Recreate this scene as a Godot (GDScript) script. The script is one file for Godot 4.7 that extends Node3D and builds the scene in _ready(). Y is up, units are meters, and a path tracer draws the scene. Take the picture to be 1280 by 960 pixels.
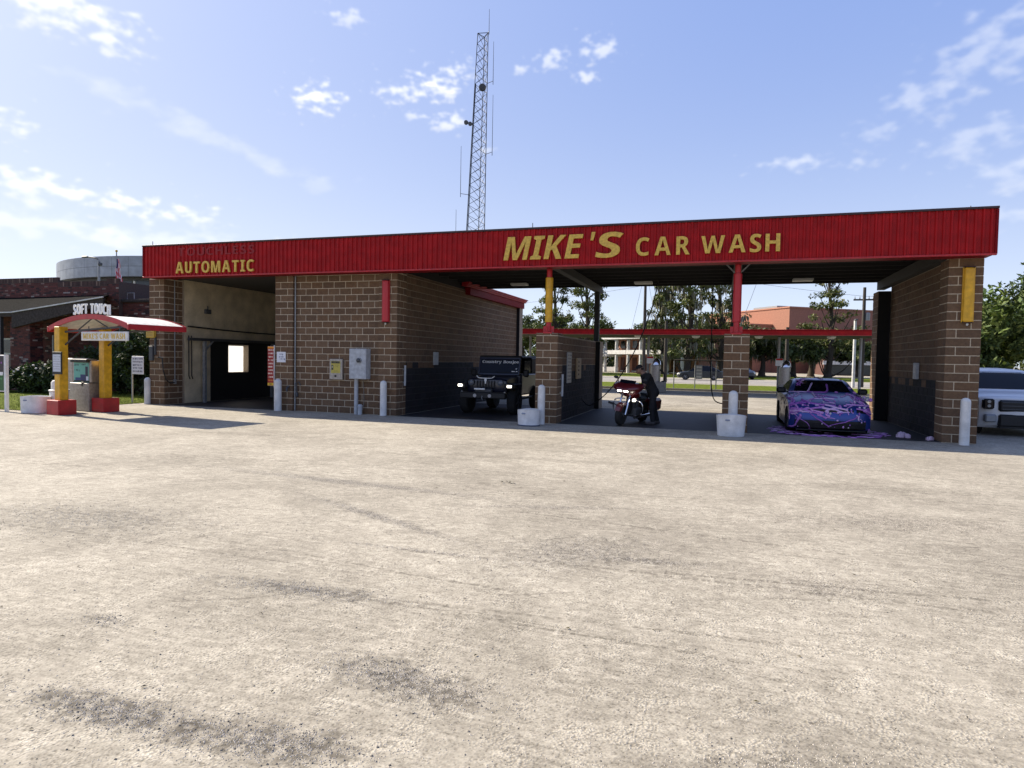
extends Node3D

var rng := RandomNumberGenerator.new()
var M := {}
var counts := {}
var shared := {}
var in_world := {}
var font_sans: SystemFont
var font_serif: SystemFont


# ---------------------------------------------------------------- mesh builder
class MB:
	var v := PackedVector3Array()
	var uv := PackedVector2Array()
	var c := PackedColorArray()
	var tint := Color(1, 1, 1)

	func tri(a: Vector3, b: Vector3, d: Vector3) -> void:  # counter-clockwise seen from outside
		v.append(a); v.append(d); v.append(b)
		uv.append(Vector2.ZERO); uv.append(Vector2.ZERO); uv.append(Vector2.ZERO)
		c.append(tint); c.append(tint); c.append(tint)

	func quad(a: Vector3, b: Vector3, d: Vector3, e: Vector3) -> void:
		tri(a, b, d)
		tri(a, d, e)

	func quad_uv(a: Vector3, b: Vector3, d: Vector3, e: Vector3, r := Rect2(0, 0, 1, 1)) -> void:  # a lower left, b lower right, d upper right, e upper left
		var p = [a, d, b, a, e, d]
		var q = [Vector2(0, 1), Vector2(1, 0), Vector2(1, 1), Vector2(0, 1), Vector2(0, 0), Vector2(1, 0)]
		for i in 6:
			v.append(p[i]); uv.append(r.position + q[i] * r.size); c.append(tint)

	func box(lo: Vector3, hi: Vector3) -> void:
		obox((lo + hi) * 0.5, hi - lo)

	func obox(ce: Vector3, s: Vector3, b := Basis.IDENTITY) -> void:
		var x := b.x * s.x * 0.5
		var y := b.y * s.y * 0.5
		var z := b.z * s.z * 0.5
		quad(ce - x - y + z, ce + x - y + z, ce + x + y + z, ce - x + y + z)
		quad(ce + x - y - z, ce - x - y - z, ce - x + y - z, ce + x + y - z)
		quad(ce + x - y + z, ce + x - y - z, ce + x + y - z, ce + x + y + z)
		quad(ce - x - y - z, ce - x - y + z, ce - x + y + z, ce - x + y - z)
		quad(ce - x + y + z, ce + x + y + z, ce + x + y - z, ce - x + y - z)
		quad(ce - x - y - z, ce + x - y - z, ce + x - y + z, ce - x - y + z)

	var _h: Vector3
	var _k: Vector3
	var _b: Basis
	var _c: Vector3

	func _p(sx: float, sy: float, sz: float, ax: int) -> Vector3:
		return _c + _b * Vector3(sx * (_h.x if ax == 0 else _h.x - _k.x), sy * (_h.y if ax == 1 else _h.y - _k.y), sz * (_h.z if ax == 2 else _h.z - _k.z))

	func bev(ce: Vector3, s: Vector3, r: float, b := Basis.IDENTITY) -> void:  # box with chamfered edges
		var h := s * 0.5
		var k := Vector3(minf(r, h.x * 0.9), minf(r, h.y * 0.9), minf(r, h.z * 0.9))
		_h = h; _k = k; _b = b; _c = ce
		for s1 in [-1.0, 1.0]:
			_face(_p(s1, -1, -1, 0), _p(s1, 1, -1, 0), _p(s1, 1, 1, 0), _p(s1, -1, 1, 0), s1 > 0)
			_face(_p(-1, s1, -1, 1), _p(-1, s1, 1, 1), _p(1, s1, 1, 1), _p(1, s1, -1, 1), s1 > 0)
			_face(_p(-1, -1, s1, 2), _p(1, -1, s1, 2), _p(1, 1, s1, 2), _p(-1, 1, s1, 2), s1 > 0)
			for s2 in [-1.0, 1.0]:
				_face(_p(s1, s2, -1, 0), _p(s1, s2, -1, 1), _p(s1, s2, 1, 1), _p(s1, s2, 1, 0), s1 * s2 < 0)
				_face(_p(s1, -1, s2, 0), _p(s1, 1, s2, 0), _p(s1, 1, s2, 2), _p(s1, -1, s2, 2), s1 * s2 > 0)
				_face(_p(-1, s1, s2, 1), _p(-1, s1, s2, 2), _p(1, s1, s2, 2), _p(1, s1, s2, 1), s1 * s2 > 0)
				for s3 in [-1.0, 1.0]:
					var p0: Vector3 = _p(s1, s2, s3, 0)
					var p1: Vector3 = _p(s1, s2, s3, 1)
					var p2: Vector3 = _p(s1, s2, s3, 2)
					if s1 * s2 * s3 > 0: tri(p0, p1, p2)
					else: tri(p0, p2, p1)

	func _face(a: Vector3, b: Vector3, d: Vector3, e: Vector3, keep: bool) -> void:
		if keep: quad(a, b, d, e)
		else: quad(a, e, d, b)

	func ring(at: Vector3, dir: Vector3, r: float, sides: int, up := Vector3.ZERO) -> PackedVector3Array:
		var w := dir.normalized()
		var u := up if up != Vector3.ZERO else (Vector3.UP if absf(w.y) < 0.9 else Vector3.RIGHT)
		var x := u.cross(w).normalized()
		var y := w.cross(x)
		var o := PackedVector3Array()
		for i in sides:
			var a := TAU * (i + 0.5) / sides
			o.append(at + (x * cos(a) + y * sin(a)) * r)
		return o

	func loft(rings: Array, caps := true) -> void:  # closed rings, running counter-clockwise seen from the end
		for k in rings.size() - 1:
			var p: PackedVector3Array = rings[k]
			var q: PackedVector3Array = rings[k + 1]
			var n := p.size()
			for i in n:
				var j := (i + 1) % n
				quad(p[i], p[j], q[j], q[i])
		if caps:
			var p0: PackedVector3Array = rings[0]
			var p1: PackedVector3Array = rings[-1]
			var c0 := Vector3.ZERO
			var c1 := Vector3.ZERO
			for q in p0: c0 += q / p0.size()
			for q in p1: c1 += q / p1.size()
			for i in p0.size():
				var j := (i + 1) % p0.size()
				tri(c0, p0[j], p0[i])
				tri(c1, p1[i], p1[j])

	func cyl(a: Vector3, b: Vector3, ra: float, rb := -1.0, sides := 12, caps := true) -> void:
		if rb < 0.0: rb = ra
		loft([ring(a, b - a, ra, sides), ring(b, b - a, rb, sides)], caps)

	func tube(pts: Array, r0: float, r1 := -1.0, sides := 8) -> void:
		if r1 < 0.0: r1 = r0
		var rings := []
		for i in pts.size():
			var d: Vector3 = (pts[mini(i + 1, pts.size() - 1)] - pts[maxi(i - 1, 0)])
			rings.append(ring(pts[i], d, lerpf(r0, r1, float(i) / maxf(1.0, pts.size() - 1)), sides))
		loft(rings)

	func lathe(prof: Array, at: Vector3, sides := 24, b := Basis.IDENTITY, sx := 1.0, sz := 1.0) -> void:  # Vector2(radius, height), from the bottom up
		var rings := []
		for q in prof:
			var o := PackedVector3Array()
			for i in sides:
				var a := -TAU * i / sides
				o.append(at + b * Vector3(cos(a) * q.x * sx, q.y, sin(a) * q.x * sz))
			rings.append(o)
		loft(rings)

	func ball(at: Vector3, r: Vector3, seg := 10, b := Basis.IDENTITY) -> void:
		var prof := []
		for i in range(0, seg / 2 + 1):
			var a := -PI / 2 + PI * i / (seg / 2)
			prof.append(Vector2(maxf(cos(a), 0.02), sin(a)))
		lathe(prof, at, seg, b * Basis.from_scale(r))

	func prism(poly: PackedVector2Array, o: Vector3, x: Vector3, y: Vector3, depth: float) -> void:  # polygon in the x,y plane, extruded towards x cross y
		var pp := poly
		if not Geometry2D.is_polygon_clockwise(poly):
			pp = poly.duplicate(); pp.reverse()
		var z := x.cross(y).normalized() * depth
		var t := Geometry2D.triangulate_polygon(pp)
		var q := []
		for p in pp: q.append(o + x * p.x + y * p.y)
		for i in range(0, t.size(), 3):
			var a := pp[t[i]]; var b := pp[t[i + 1]]; var d := pp[t[i + 2]]
			var ccw := (b - a).cross(d - a) > 0
			var ia := t[i]; var ib := t[i + 1] if ccw else t[i + 2]; var id := t[i + 2] if ccw else t[i + 1]
			tri(q[ia] + z, q[ib] + z, q[id] + z)
			tri(q[ia], q[id], q[ib])
		for i in q.size():
			var j: int = (i + 1) % q.size()
			quad(q[j], q[i], q[i] + z, q[j] + z)

	func mesh(smooth := 0.0, colored := false) -> ArrayMesh:
		var n := PackedVector3Array()
		n.resize(v.size())
		for i in range(0, v.size(), 3):
			var f := (v[i + 2] - v[i]).cross(v[i + 1] - v[i])
			n[i] = f; n[i + 1] = f; n[i + 2] = f
		if smooth > 0.0:
			var lim := cos(deg_to_rad(smooth))
			var at := {}
			for i in v.size():
				var k := Vector3i((v[i] * 2000.0).round())
				if at.has(k): at[k].append(i)
				else: at[k] = [i]
			var o := PackedVector3Array()
			o.resize(v.size())
			var un := PackedVector3Array()
			un.resize(v.size())
			for i in v.size(): un[i] = n[i].normalized()
			for k in at:
				var l: Array = at[k]
				for i in l:
					var s := Vector3.ZERO
					for j in l:
						if un[i].dot(un[j]) > lim: s += n[j]
					o[i] = s.normalized() if s.length_squared() > 1e-20 else un[i]
			n = o
		else:
			for i in n.size(): n[i] = n[i].normalized()
		var arr := []
		arr.resize(Mesh.ARRAY_MAX)
		arr[Mesh.ARRAY_VERTEX] = v
		arr[Mesh.ARRAY_NORMAL] = n
		arr[Mesh.ARRAY_TEX_UV] = uv
		if colored: arr[Mesh.ARRAY_COLOR] = c
		var m := ArrayMesh.new()
		m.add_surface_from_arrays(Mesh.PRIMITIVE_TRIANGLES, arr)
		return m


# ---------------------------------------------------------------- scene helpers
func numbered(parent: Node, called: String) -> String:
	var k := str(parent.get_instance_id()) + called
	var n: int = counts.get(k, 0)
	counts[k] = n + 1
	return called if n == 0 else "%s_%03d" % [called, n]

func thing(called: String, label: String, category: String, at := Vector3.ZERO, turn := 0.0, group := "") -> Node3D:
	var o := Node3D.new()
	o.name = numbered(self, called)
	add_child(o)
	o.position = at
	o.rotation.y = turn
	tag(o, label, category, group)
	return o

func tag(o: Node, label: String, category: String, group := "", kind := "") -> void:
	if label: o.set_meta("label", label)
	if category: o.set_meta("category", category)
	if group: o.set_meta("group", group)
	if kind: o.set_meta("kind", kind)

func put(parent: Node, called: String, mesh: Mesh, mat: Material, xf := Transform3D.IDENTITY) -> MeshInstance3D:
	var o := MeshInstance3D.new()
	o.mesh = mesh
	o.material_override = mat
	o.name = numbered(parent, called)
	o.transform = xf
	parent.add_child(o, true)
	return o

func part(parent: Node, called: String, mb: MB, mat: Material, smooth := 0.0, label := "") -> MeshInstance3D:
	var o := put(parent, called, mb.mesh(smooth, mat.vertex_color_use_as_albedo), mat)
	if parent != self and in_world.has(parent):
		o.position = -parent.position
	if label: o.set_meta("label", label)
	return o

func world_thing(called: String, label: String, category: String, base: Vector3, group := "") -> Node3D:  # parts of it are given in world coordinates
	var o := thing(called, label, category, base, 0.0, group)
	in_world[o] = true
	return o

func structure(called: String, mb: MB, mat: Material, smooth := 0.0) -> MeshInstance3D:
	var o := part(self, called, mb, mat, smooth)
	o.set_meta("kind", "structure")
	return o

func lin(r: float, g: float, b: float) -> Color:
	return Color(r, g, b).linear_to_srgb()

func mat(col: Color, rough := 0.8, metal := 0.0) -> StandardMaterial3D:
	var m := StandardMaterial3D.new()
	m.albedo_color = col
	m.roughness = rough
	m.metallic = metal
	return m

func noise_image(size: int, freq: float, seed_: int, type := FastNoiseLite.TYPE_SIMPLEX_SMOOTH, oct := 4) -> Image:
	var n := FastNoiseLite.new()
	n.seed = seed_
	n.noise_type = type
	n.frequency = freq
	n.fractal_octaves = oct
	if type == FastNoiseLite.TYPE_CELLULAR:
		n.fractal_type = FastNoiseLite.FRACTAL_NONE
		n.cellular_return_type = FastNoiseLite.RETURN_DISTANCE
	return n.get_seamless_image(size, size)

func tone_tex(img: Image, dark: Color, light: Color, mix_in: Image = null, share := 0.5) -> ImageTexture:  # grey picture to a colour ramp
	var a := img.get_data()
	var b := mix_in.get_data() if mix_in else a
	var o := PackedByteArray()
	o.resize(a.size() * 3)
	for i in a.size():
		var t := lerpf(a[i], b[i], share) / 255.0
		o[i * 3] = int(lerpf(dark.r8, light.r8, t))
		o[i * 3 + 1] = int(lerpf(dark.g8, light.g8, t))
		o[i * 3 + 2] = int(lerpf(dark.b8, light.b8, t))
	var im := Image.create_from_data(img.get_width(), img.get_height(), false, Image.FORMAT_RGB8, o)
	im.generate_mipmaps()
	return ImageTexture.create_from_image(im)

func normal_tex(img: Image, strength: float) -> ImageTexture:
	var im := img.duplicate() as Image
	im.convert(Image.FORMAT_RGBA8)
	im.bump_map_to_normal_map(strength)
	return ImageTexture.create_from_image(im)

func grained(col: Color, tex: Texture2D, scale: float, rough := 0.85, nrm: Texture2D = null, nscale := 1.0) -> StandardMaterial3D:
	var m := mat(col, rough)
	m.albedo_texture = tex
	m.uv1_triplanar = true
	m.uv1_world_triplanar = true
	m.uv1_scale = Vector3.ONE * scale
	if nrm:
		m.normal_enabled = true
		m.normal_texture = nrm
		m.normal_scale = nscale
	return m

func colored(m: StandardMaterial3D) -> StandardMaterial3D:
	m.vertex_color_use_as_albedo = true
	return m

func letters(parent: Node, text: String, x0: float, x1: float, y0: float, y1: float, z: float, m: Material, depth := 0.03, slant := 0.0, gap := 0.18, font: Font = null, called := "letter", arch := [], origin := Transform3D.IDENTITY) -> void:
	if font == null: font = font_sans
	var ms := []
	var total := 0.0
	var cap := TextMesh.new()
	cap.font = font; cap.text = "H"; cap.font_size = 64; cap.pixel_size = 0.01; cap.depth = 0.1
	var ca := cap.get_aabb()
	var h := y1 - y0
	var sy := h / ca.size.y
	for ch in text:
		var t: TextMesh = null
		var a := AABB(Vector3.ZERO, Vector3(ca.size.y * 0.32, 0, 0))
		if ch != " ":
			t = TextMesh.new()
			t.font = font; t.text = ch; t.font_size = 64; t.pixel_size = 0.01; t.depth = 0.1; t.curve_step = 1.0
			a = t.get_aabb()
		ms.append([t, a])
		total += a.size.x
	var gaps := h * gap * (text.length() - 1)
	var sx := (x1 - x0 - gaps - slant * h) / total
	var x := x0
	for q in ms:
		var a: AABB = q[1]
		var w := a.size.x * sx
		if q[0]:
			var up := 0.0
			if arch: up = -arch[0] * pow((x + w * 0.5 - arch[1]) / arch[2], 2.0)
			var bs := Basis(Vector3(sx, 0, 0), Vector3(slant * sy, sy, 0), Vector3(0, 0, depth / 0.1))
			var o := Vector3(x - a.position.x * sx - slant * sy * ca.position.y, y0 - ca.position.y * sy + up, z)
			var xf := origin * Transform3D(bs, o)
			if in_world.has(parent): xf.origin -= parent.position
			put(parent, called, q[0], m, xf)
		x += w + h * gap


# ---------------------------------------------------------------- camera, sky, sun
func camera_and_light() -> void:
	var cam := Camera3D.new()
	cam.name = "camera"
	add_child(cam)
	cam.position = Vector3(0, 1.779, 17.635)
	cam.rotation = Vector3(-0.0384, 0.3117, 0.0176)
	cam.fov = 60.626
	cam.near = 0.05
	cam.far = 4000.0
	var sun := DirectionalLight3D.new()
	sun.name = "sun"
	add_child(sun)
	sun.look_at_from_position(Vector3.ZERO, Vector3(1.27, -1.0, 0.26))
	sun.light_energy = 1.6
	sun.light_color = Color(1.0, 0.95, 0.87)
	sun.light_angular_distance = 0.5
	sun.shadow_enabled = true
	var env := Environment.new()
	env.background_mode = Environment.BG_SKY
	env.sky = Sky.new()
	var sm := PanoramaSkyMaterial.new()
	sm.panorama = ImageTexture.create_from_image(sky_image())
	env.sky.sky_material = sm
	env.background_energy_multiplier = 0.69
	env.tonemap_mode = Environment.TONE_MAPPER_LINEAR
	env.tonemap_exposure = 2.0
	env.sdfgi_enabled = true
	env.ssao_enabled = true
	env.ssil_enabled = true
	var we := WorldEnvironment.new()
	we.name = "environment"
	we.environment = env
	add_child(we)

func sky_image() -> Image:
	var sun := Vector3(-1.27, 1.0, -0.26).normalized()
	var w := 512
	var h := 256
	var low := Image.create(w + 16, h, false, Image.FORMAT_RGBF)  # a few columns over, so that the seam stays smooth
	for j in h:
		var th := PI * (j + 0.5) / h
		var y := cos(th)
		for i in w + 16:
			var az := TAU * ((i - 8 + 0.5) / w)
			var d := Vector3(sin(az) * sin(th), y, -cos(az) * sin(th))
			var e := maxf(y, 0.0)
			var k := pow(1.0 - e, 4.5)
			var col := Vector3(0.18, 0.28, 0.59).lerp(Vector3(0.70, 0.78, 0.85), k)
			var s := maxf(d.dot(sun), 0.0)
			col += Vector3(0.30, 0.27, 0.20) * pow(s, 3.0) + Vector3(0.6, 0.55, 0.45) * pow(s, 24.0)
			if y < 0.0:
				col = col.lerp(Vector3(0.30, 0.28, 0.25), clampf(-y * 12.0, 0.0, 1.0))
			low.set_pixel(i, j, Color(col.x, col.y, col.z))
	low.resize(3072 + 96, 1536, Image.INTERPOLATE_CUBIC)
	low = low.get_region(Rect2i(48, 0, 3072, 1536))
	var n := FastNoiseLite.new()
	n.seed = 11
	n.frequency = 1.0
	n.fractal_octaves = 5
	n.fractal_gain = 0.5
	# azimuth, elevation, half width, half height (degrees), strength, stretch of the wisps
	var cl := [[-52.5, 23.0, 5.5, 2.4, 1.0, 18.0], [-49.2, 21.6, 2.4, 1.6, 0.7, 22.0], [-56.0, 15.0, 2.8, 1.6, 0.9, 22.0],
		[-53.5, 11.4, 5.5, 1.4, 0.85, 20.0], [-49.0, 11.0, 5.0, 1.3, 0.8, 20.0], [-44.6, 10.5, 4.5, 1.1, 0.8, 20.0], [-54.0, 9.0, 9.0, 2.2, 0.45, 12.0], [-46.0, 8.6, 8.0, 1.8, 0.4, 12.0],
		[-34.4, 20.2, 2.9, 1.7, 1.0, 26.0], [-28.1, 21.3, 2.3, 1.3, 0.75, 26.0], [-25.0, 21.9, 3.0, 1.7, 1.0, 24.0], [-22.9, 23.2, 1.9, 1.2, 0.8, 26.0],
		[-23.5, 19.4, 2.2, 1.1, 0.7, 26.0], [-26.5, 19.6, 1.6, 0.6, 0.5, 30.0], [-14.9, 24.1, 2.2, 1.1, 0.55, 28.0], [-11.0, 24.7, 2.4, 1.4, 0.55, 26.0], [-12.3, 22.8, 1.4, 0.8, 0.6, 30.0], [-17.6, 23.4, 1.3, 0.6, 0.5, 30.0],
		[-32.4, 26.1, 2.2, 0.9, 0.5, 26.0], [-20.5, 17.4, 1.2, 0.8, 0.4, 26.0], [-36.5, 9.0, 3.6, 0.7, 0.35, 26.0],
		[6.0, 15.4, 5.6, 1.0, 0.42, 16.0], [17.8, 21.0, 5.2, 4.2, 0.30, 14.0], [13.4, 19.0, 3.4, 2.4, 0.28, 16.0], [17.2, 15.6, 4.6, 2.4, 0.28, 14.0], [19.5, 13.2, 5.0, 2.0, 0.28, 14.0], [10.5, 17.0, 2.8, 1.4, 0.2, 18.0], [21.0, 10.5, 6.0, 1.6, 0.25, 14.0]]
	# a contrail-like veil of cirrus fanning out on the sun's side
	for k in 9:
		cl.append([-51.0 + k * 2.1, 18.9 - k * 0.62, 3.6, 1.1, 0.16, 9.0])
	# the same kind of scattered cloud over the rest of the sky
	rng.seed = 77
	for k in 70:
		var az := rng.randf_range(30.0, 290.0)
		cl.append([az if az < 180.0 else az - 360.0, rng.randf_range(8.0, 60.0), rng.randf_range(2.0, 6.0), rng.randf_range(0.9, 2.4), rng.randf_range(0.4, 0.95), 22.0])
	var W := 3072
	var H := 1536
	var px := W / 360.0
	for q in cl:
		var ce := cos(deg_to_rad(q[1]))
		var rx: float = q[2] * 1.6 / ce
		var ry: float = q[3] * 1.9
		var lo := Vector2((q[0] - rx) * px, (90.0 - q[1] - ry) * px)
		var hi := Vector2((q[0] + rx) * px, (90.0 - q[1] + ry) * px)
		for j in range(maxi(0, int(lo.y)), mini(H / 2, int(hi.y))):
			var el := 90.0 - (j + 0.5) / px
			for i in range(int(floor(lo.x)), int(hi.x)):
				var az: float = (i + 0.5) / px
				var dx: float = (az - q[0]) * ce / q[2]
				var dy: float = (el - q[1]) / q[3]
				var r2 := dx * dx + dy * dy
				if r2 > 3.2: continue
				var f: float = q[5] * 1.7
				var a := deg_to_rad(az)
				var b := deg_to_rad(el)
				var nn := n.get_noise_3d(sin(a) * cos(b) * f, sin(b) * f * 2.0, cos(a) * cos(b) * f)
				var t := clampf((exp(-r2 * 1.5) * 1.1 + nn * 1.05 - 0.52) * 1.15, 0.0, 1.0)
				if t <= 0.0: continue
				t = t * t * (3.0 - 2.0 * t) * float(q[4])
				var ii := posmod(i, W)
				var cur := low.get_pixel(ii, j)
				var lit := 1.0 - 0.16 * clampf(-dy * 0.7 + nn * 0.5, 0.0, 1.0)
				low.set_pixel(ii, j, cur.lerp(Color(0.86 * lit, 0.87 * lit, 0.88 * lit), t))
	return low


# ---------------------------------------------------------------- materials
func materials() -> void:
	font_sans = SystemFont.new()
	font_sans.font_names = PackedStringArray(["Droid Sans"])
	font_sans.font_weight = 700
	font_serif = SystemFont.new()
	font_serif.font_names = PackedStringArray(["Droid Serif"])
	font_serif.font_weight = 700
	var soft := noise_image(512, 0.012, 3)
	var fine := noise_image(512, 0.12, 5)
	var speck := noise_image(512, 0.09, 7, FastNoiseLite.TYPE_CELLULAR)
	var g_fine := tone_tex(fine, Color(0.62, 0.62, 0.62), Color(1, 1, 1), soft, 0.4)
	var g_soft := tone_tex(soft, Color(0.72, 0.72, 0.72), Color(1, 1, 1), fine, 0.25)
	var g_stain := tone_tex(noise_image(512, 0.02, 21), Color(0.42, 0.40, 0.36), Color(1, 1, 1), fine, 0.3)
	var n_fine := normal_tex(fine, 3.0)
	var n_speck := normal_tex(speck, 4.0)
	# block walls: four clay tones, pale mortar
	var tones := [lin(0.205, 0.122, 0.066), lin(0.232, 0.141, 0.079), lin(0.176, 0.104, 0.057), lin(0.216, 0.122, 0.062)]
	for i in 4:
		M["block%d" % i] = grained(tones[i], g_fine, 1.3, 0.9, n_fine, 0.8)
	M.blocks = colored(grained(Color(1, 1, 1), g_fine, 1.3, 0.9, n_fine, 0.8))
	M.mortar = grained(lin(0.72, 0.60, 0.43), g_fine, 2.0, 0.95)
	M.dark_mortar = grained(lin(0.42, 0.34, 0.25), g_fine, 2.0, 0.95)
	M.dado = grained(lin(0.05, 0.044, 0.044), g_fine, 2.0, 0.9)
	M.bricks = colored(grained(Color(1, 1, 1), g_fine, 2.0, 0.9, n_fine, 0.8))
	M.brick_mortar = grained(lin(0.10, 0.075, 0.065), g_fine, 2.0, 0.95)
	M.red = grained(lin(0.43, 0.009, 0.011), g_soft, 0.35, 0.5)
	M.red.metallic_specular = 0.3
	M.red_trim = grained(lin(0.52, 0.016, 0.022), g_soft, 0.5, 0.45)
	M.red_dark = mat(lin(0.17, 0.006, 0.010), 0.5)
	M.red_dark.metallic_specular = 0.2
	M.red_old = mat(lin(0.22, 0.005, 0.007), 0.7)
	M.cap = mat(lin(0.030, 0.012, 0.014), 0.55)
	M.gold = grained(lin(0.80, 0.52, 0.075), g_soft, 1.5, 0.5)
	M.gold_edge = mat(lin(0.30, 0.17, 0.03), 0.6)
	M.yellow = grained(lin(0.85, 0.46, 0.012), g_soft, 0.8, 0.45)
	M.deck = grained(lin(0.018, 0.016, 0.015), g_fine, 1.0, 0.85)
	M.beam = grained(lin(0.050, 0.047, 0.042), g_fine, 1.0, 0.7)
	M.frp = grained(lin(0.74, 0.62, 0.42), g_soft, 0.22, 0.6)
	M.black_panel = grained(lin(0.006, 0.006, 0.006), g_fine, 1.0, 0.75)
	M.rubber = mat(lin(0.012, 0.012, 0.012), 0.85)
	M.white = grained(lin(0.84, 0.84, 0.82), g_soft, 0.35, 0.55)
	M.tub = grained(lin(0.86, 0.86, 0.86), g_soft, 0.5, 0.6)
	M.white_clean = mat(lin(0.80, 0.80, 0.79), 0.4)
	M.box_grey = grained(lin(0.52, 0.55, 0.58), g_soft, 0.9, 0.5)
	M.steel = grained(lin(0.44, 0.41, 0.38), g_soft, 1.4, 0.38)
	M.steel.metallic = 0.55
	M.chrome = mat(lin(0.7, 0.7, 0.72), 0.12, 1.0)
	M.galv = grained(lin(0.36, 0.37, 0.38), g_soft, 1.0, 0.5)
	M.galv.metallic = 0.4
	M.dark_metal = mat(lin(0.03, 0.032, 0.035), 0.55)
	M.iron = mat(lin(0.055, 0.058, 0.062), 0.6)
	M.glass_dark = mat(lin(0.006, 0.007, 0.011), 0.08)
	M.glass_dark.metallic_specular = 0.3
	M.pipe_red = mat(lin(0.42, 0.012, 0.02), 0.4)
	M.black = mat(lin(0.008, 0.008, 0.009), 0.6)
	M.print_black = mat(lin(0.02, 0.02, 0.02), 0.7)
	M.print_white = mat(lin(0.78, 0.78, 0.75), 0.6)
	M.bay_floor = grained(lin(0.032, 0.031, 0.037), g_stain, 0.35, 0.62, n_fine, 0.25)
	M.kerb = grained(lin(0.42, 0.39, 0.34), g_fine, 0.7, 0.9)
	M.asphalt = grained(lin(0.16, 0.15, 0.14), g_fine, 0.6, 0.92)
	M.walk = grained(lin(0.40, 0.37, 0.33), g_fine, 0.5, 0.92)
	M.turf = grained(lin(0.19, 0.25, 0.030), g_stain, 0.4, 0.95)
	M.turf.metallic_specular = 0.15
	M.grass = colored(mat(Color(1, 1, 1), 0.9))
	M.grass.backlight_enabled = true
	M.grass.backlight = Color(0.35, 0.35, 0.2)
	M.leaf = colored(mat(Color(1, 1, 1), 0.75))
	M.leaf.backlight_enabled = true
	M.leaf.backlight = Color(0.5, 0.55, 0.3)
	M.moss = colored(mat(Color(1, 1, 1), 0.95))
	M.moss.backlight_enabled = true
	M.moss.backlight = Color(0.35, 0.35, 0.3)
	M.bark = grained(lin(0.10, 0.078, 0.058), g_stain, 0.8, 0.95, n_fine, 1.2)
	M.pole_wood = grained(lin(0.07, 0.058, 0.048), g_fine, 1.0, 0.95)
	M.shingle = grained(lin(0.017, 0.018, 0.021), g_stain, 0.8, 0.95, n_fine, 1.0)
	M.shingle.metallic_specular = 0.1
	M.siding = grained(lin(0.075, 0.060, 0.055), g_stain, 0.7, 0.95)
	M.panel_grey = grained(lin(0.33, 0.36, 0.40), g_soft, 0.12, 0.45)
	M.panel_grey.metallic = 0.3
	M.far_glass = mat(lin(0.020, 0.024, 0.028), 0.15)
	M.far_white = grained(lin(0.72, 0.72, 0.71), g_soft, 0.3, 0.7)
	M.peach = grained(lin(0.56, 0.27, 0.18), g_fine, 0.6, 0.9)
	M.far_brick = grained(lin(0.46, 0.21, 0.14), g_fine, 0.5, 0.9)
	M.far_brick_dark = grained(lin(0.13, 0.048, 0.036), g_fine, 0.5, 0.9)
	M.stone = colored(mat(Color(1, 1, 1), 0.9))
	M.tower = mat(lin(0.035, 0.037, 0.043), 0.6, 0.2)
	M.lamp_glass = mat(lin(0.55, 0.55, 0.52), 0.4)
	M.frosted = mat(lin(0.90, 0.92, 0.92), 0.7)
	M.frosted.backlight_enabled = true
	M.frosted.backlight = Color(1, 1, 1)
	M.canopy_white = grained(lin(0.84, 0.82, 0.76), g_soft, 0.7, 0.55)
	M.ground = ground_material()


func ground_material() -> StandardMaterial3D:
	# close-up tile: worn, pale concrete with its stones showing
	var N := 1024
	var peb := noise_image(N, 0.075, 31, FastNoiseLite.TYPE_CELLULAR).get_data()
	var peb2 := noise_image(N, 0.16, 32, FastNoiseLite.TYPE_CELLULAR).get_data()
	var mid := noise_image(N, 0.02, 33).get_data()
	var fine := noise_image(N, 0.25, 34, FastNoiseLite.TYPE_VALUE, 2).get_data()
	var where := noise_image(N, 0.008, 35).get_data()
	var alb := PackedByteArray()
	alb.resize(N * N * 3)
	var hgt := PackedByteArray()
	hgt.resize(N * N)
	for i in N * N:
		var p := 1.0 - peb[i] / 255.0
		var p2 := 1.0 - peb2[i] / 255.0
		var show := clampf((where[i] / 255.0 - 0.40) * 3.0, 0.15, 1.0)
		var st := lerpf(p2, maxf(p, p2 * 0.9), 0.5)
		var t := 0.64 + 0.30 * (mid[i] / 255.0 - 0.5) + 0.46 * (fine[i] / 255.0 - 0.5) + 0.85 * show * (st - 0.55)
		if fine[i] < 66: t -= 0.22
		t = clampf(t, 0.12, 1.0)
		alb[i * 3] = int(lerpf(110, 236, t))
		alb[i * 3 + 1] = int(lerpf(103, 228, t))
		alb[i * 3 + 2] = int(lerpf(91, 209, t))
		hgt[i] = int(clampf(0.5 + 0.55 * show * (st - 0.5) + 0.22 * (fine[i] / 255.0 - 0.5), 0.0, 1.0) * 255)
	var m := mat(lin(0.64, 0.64, 0.64), 0.93)
	m.albedo_texture = ImageTexture.create_from_image(Image.create_from_data(N, N, false, Image.FORMAT_RGB8, alb))
	m.normal_enabled = true
	m.normal_texture = normal_tex(Image.create_from_data(N, N, false, Image.FORMAT_L8, hgt), 5.0)
	m.normal_scale = 1.0
	m.detail_enabled = true
	m.detail_blend_mode = BaseMaterial3D.BLEND_MODE_MUL
	m.detail_uv_layer = BaseMaterial3D.DETAIL_UV_2
	m.detail_albedo = ImageTexture.create_from_image(ground_map())
	return m

const GW := 2048
const GH := 1366
const GX := -24.0
const GZ := -8.0
const GS := 36.0  # metres across the map
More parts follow.
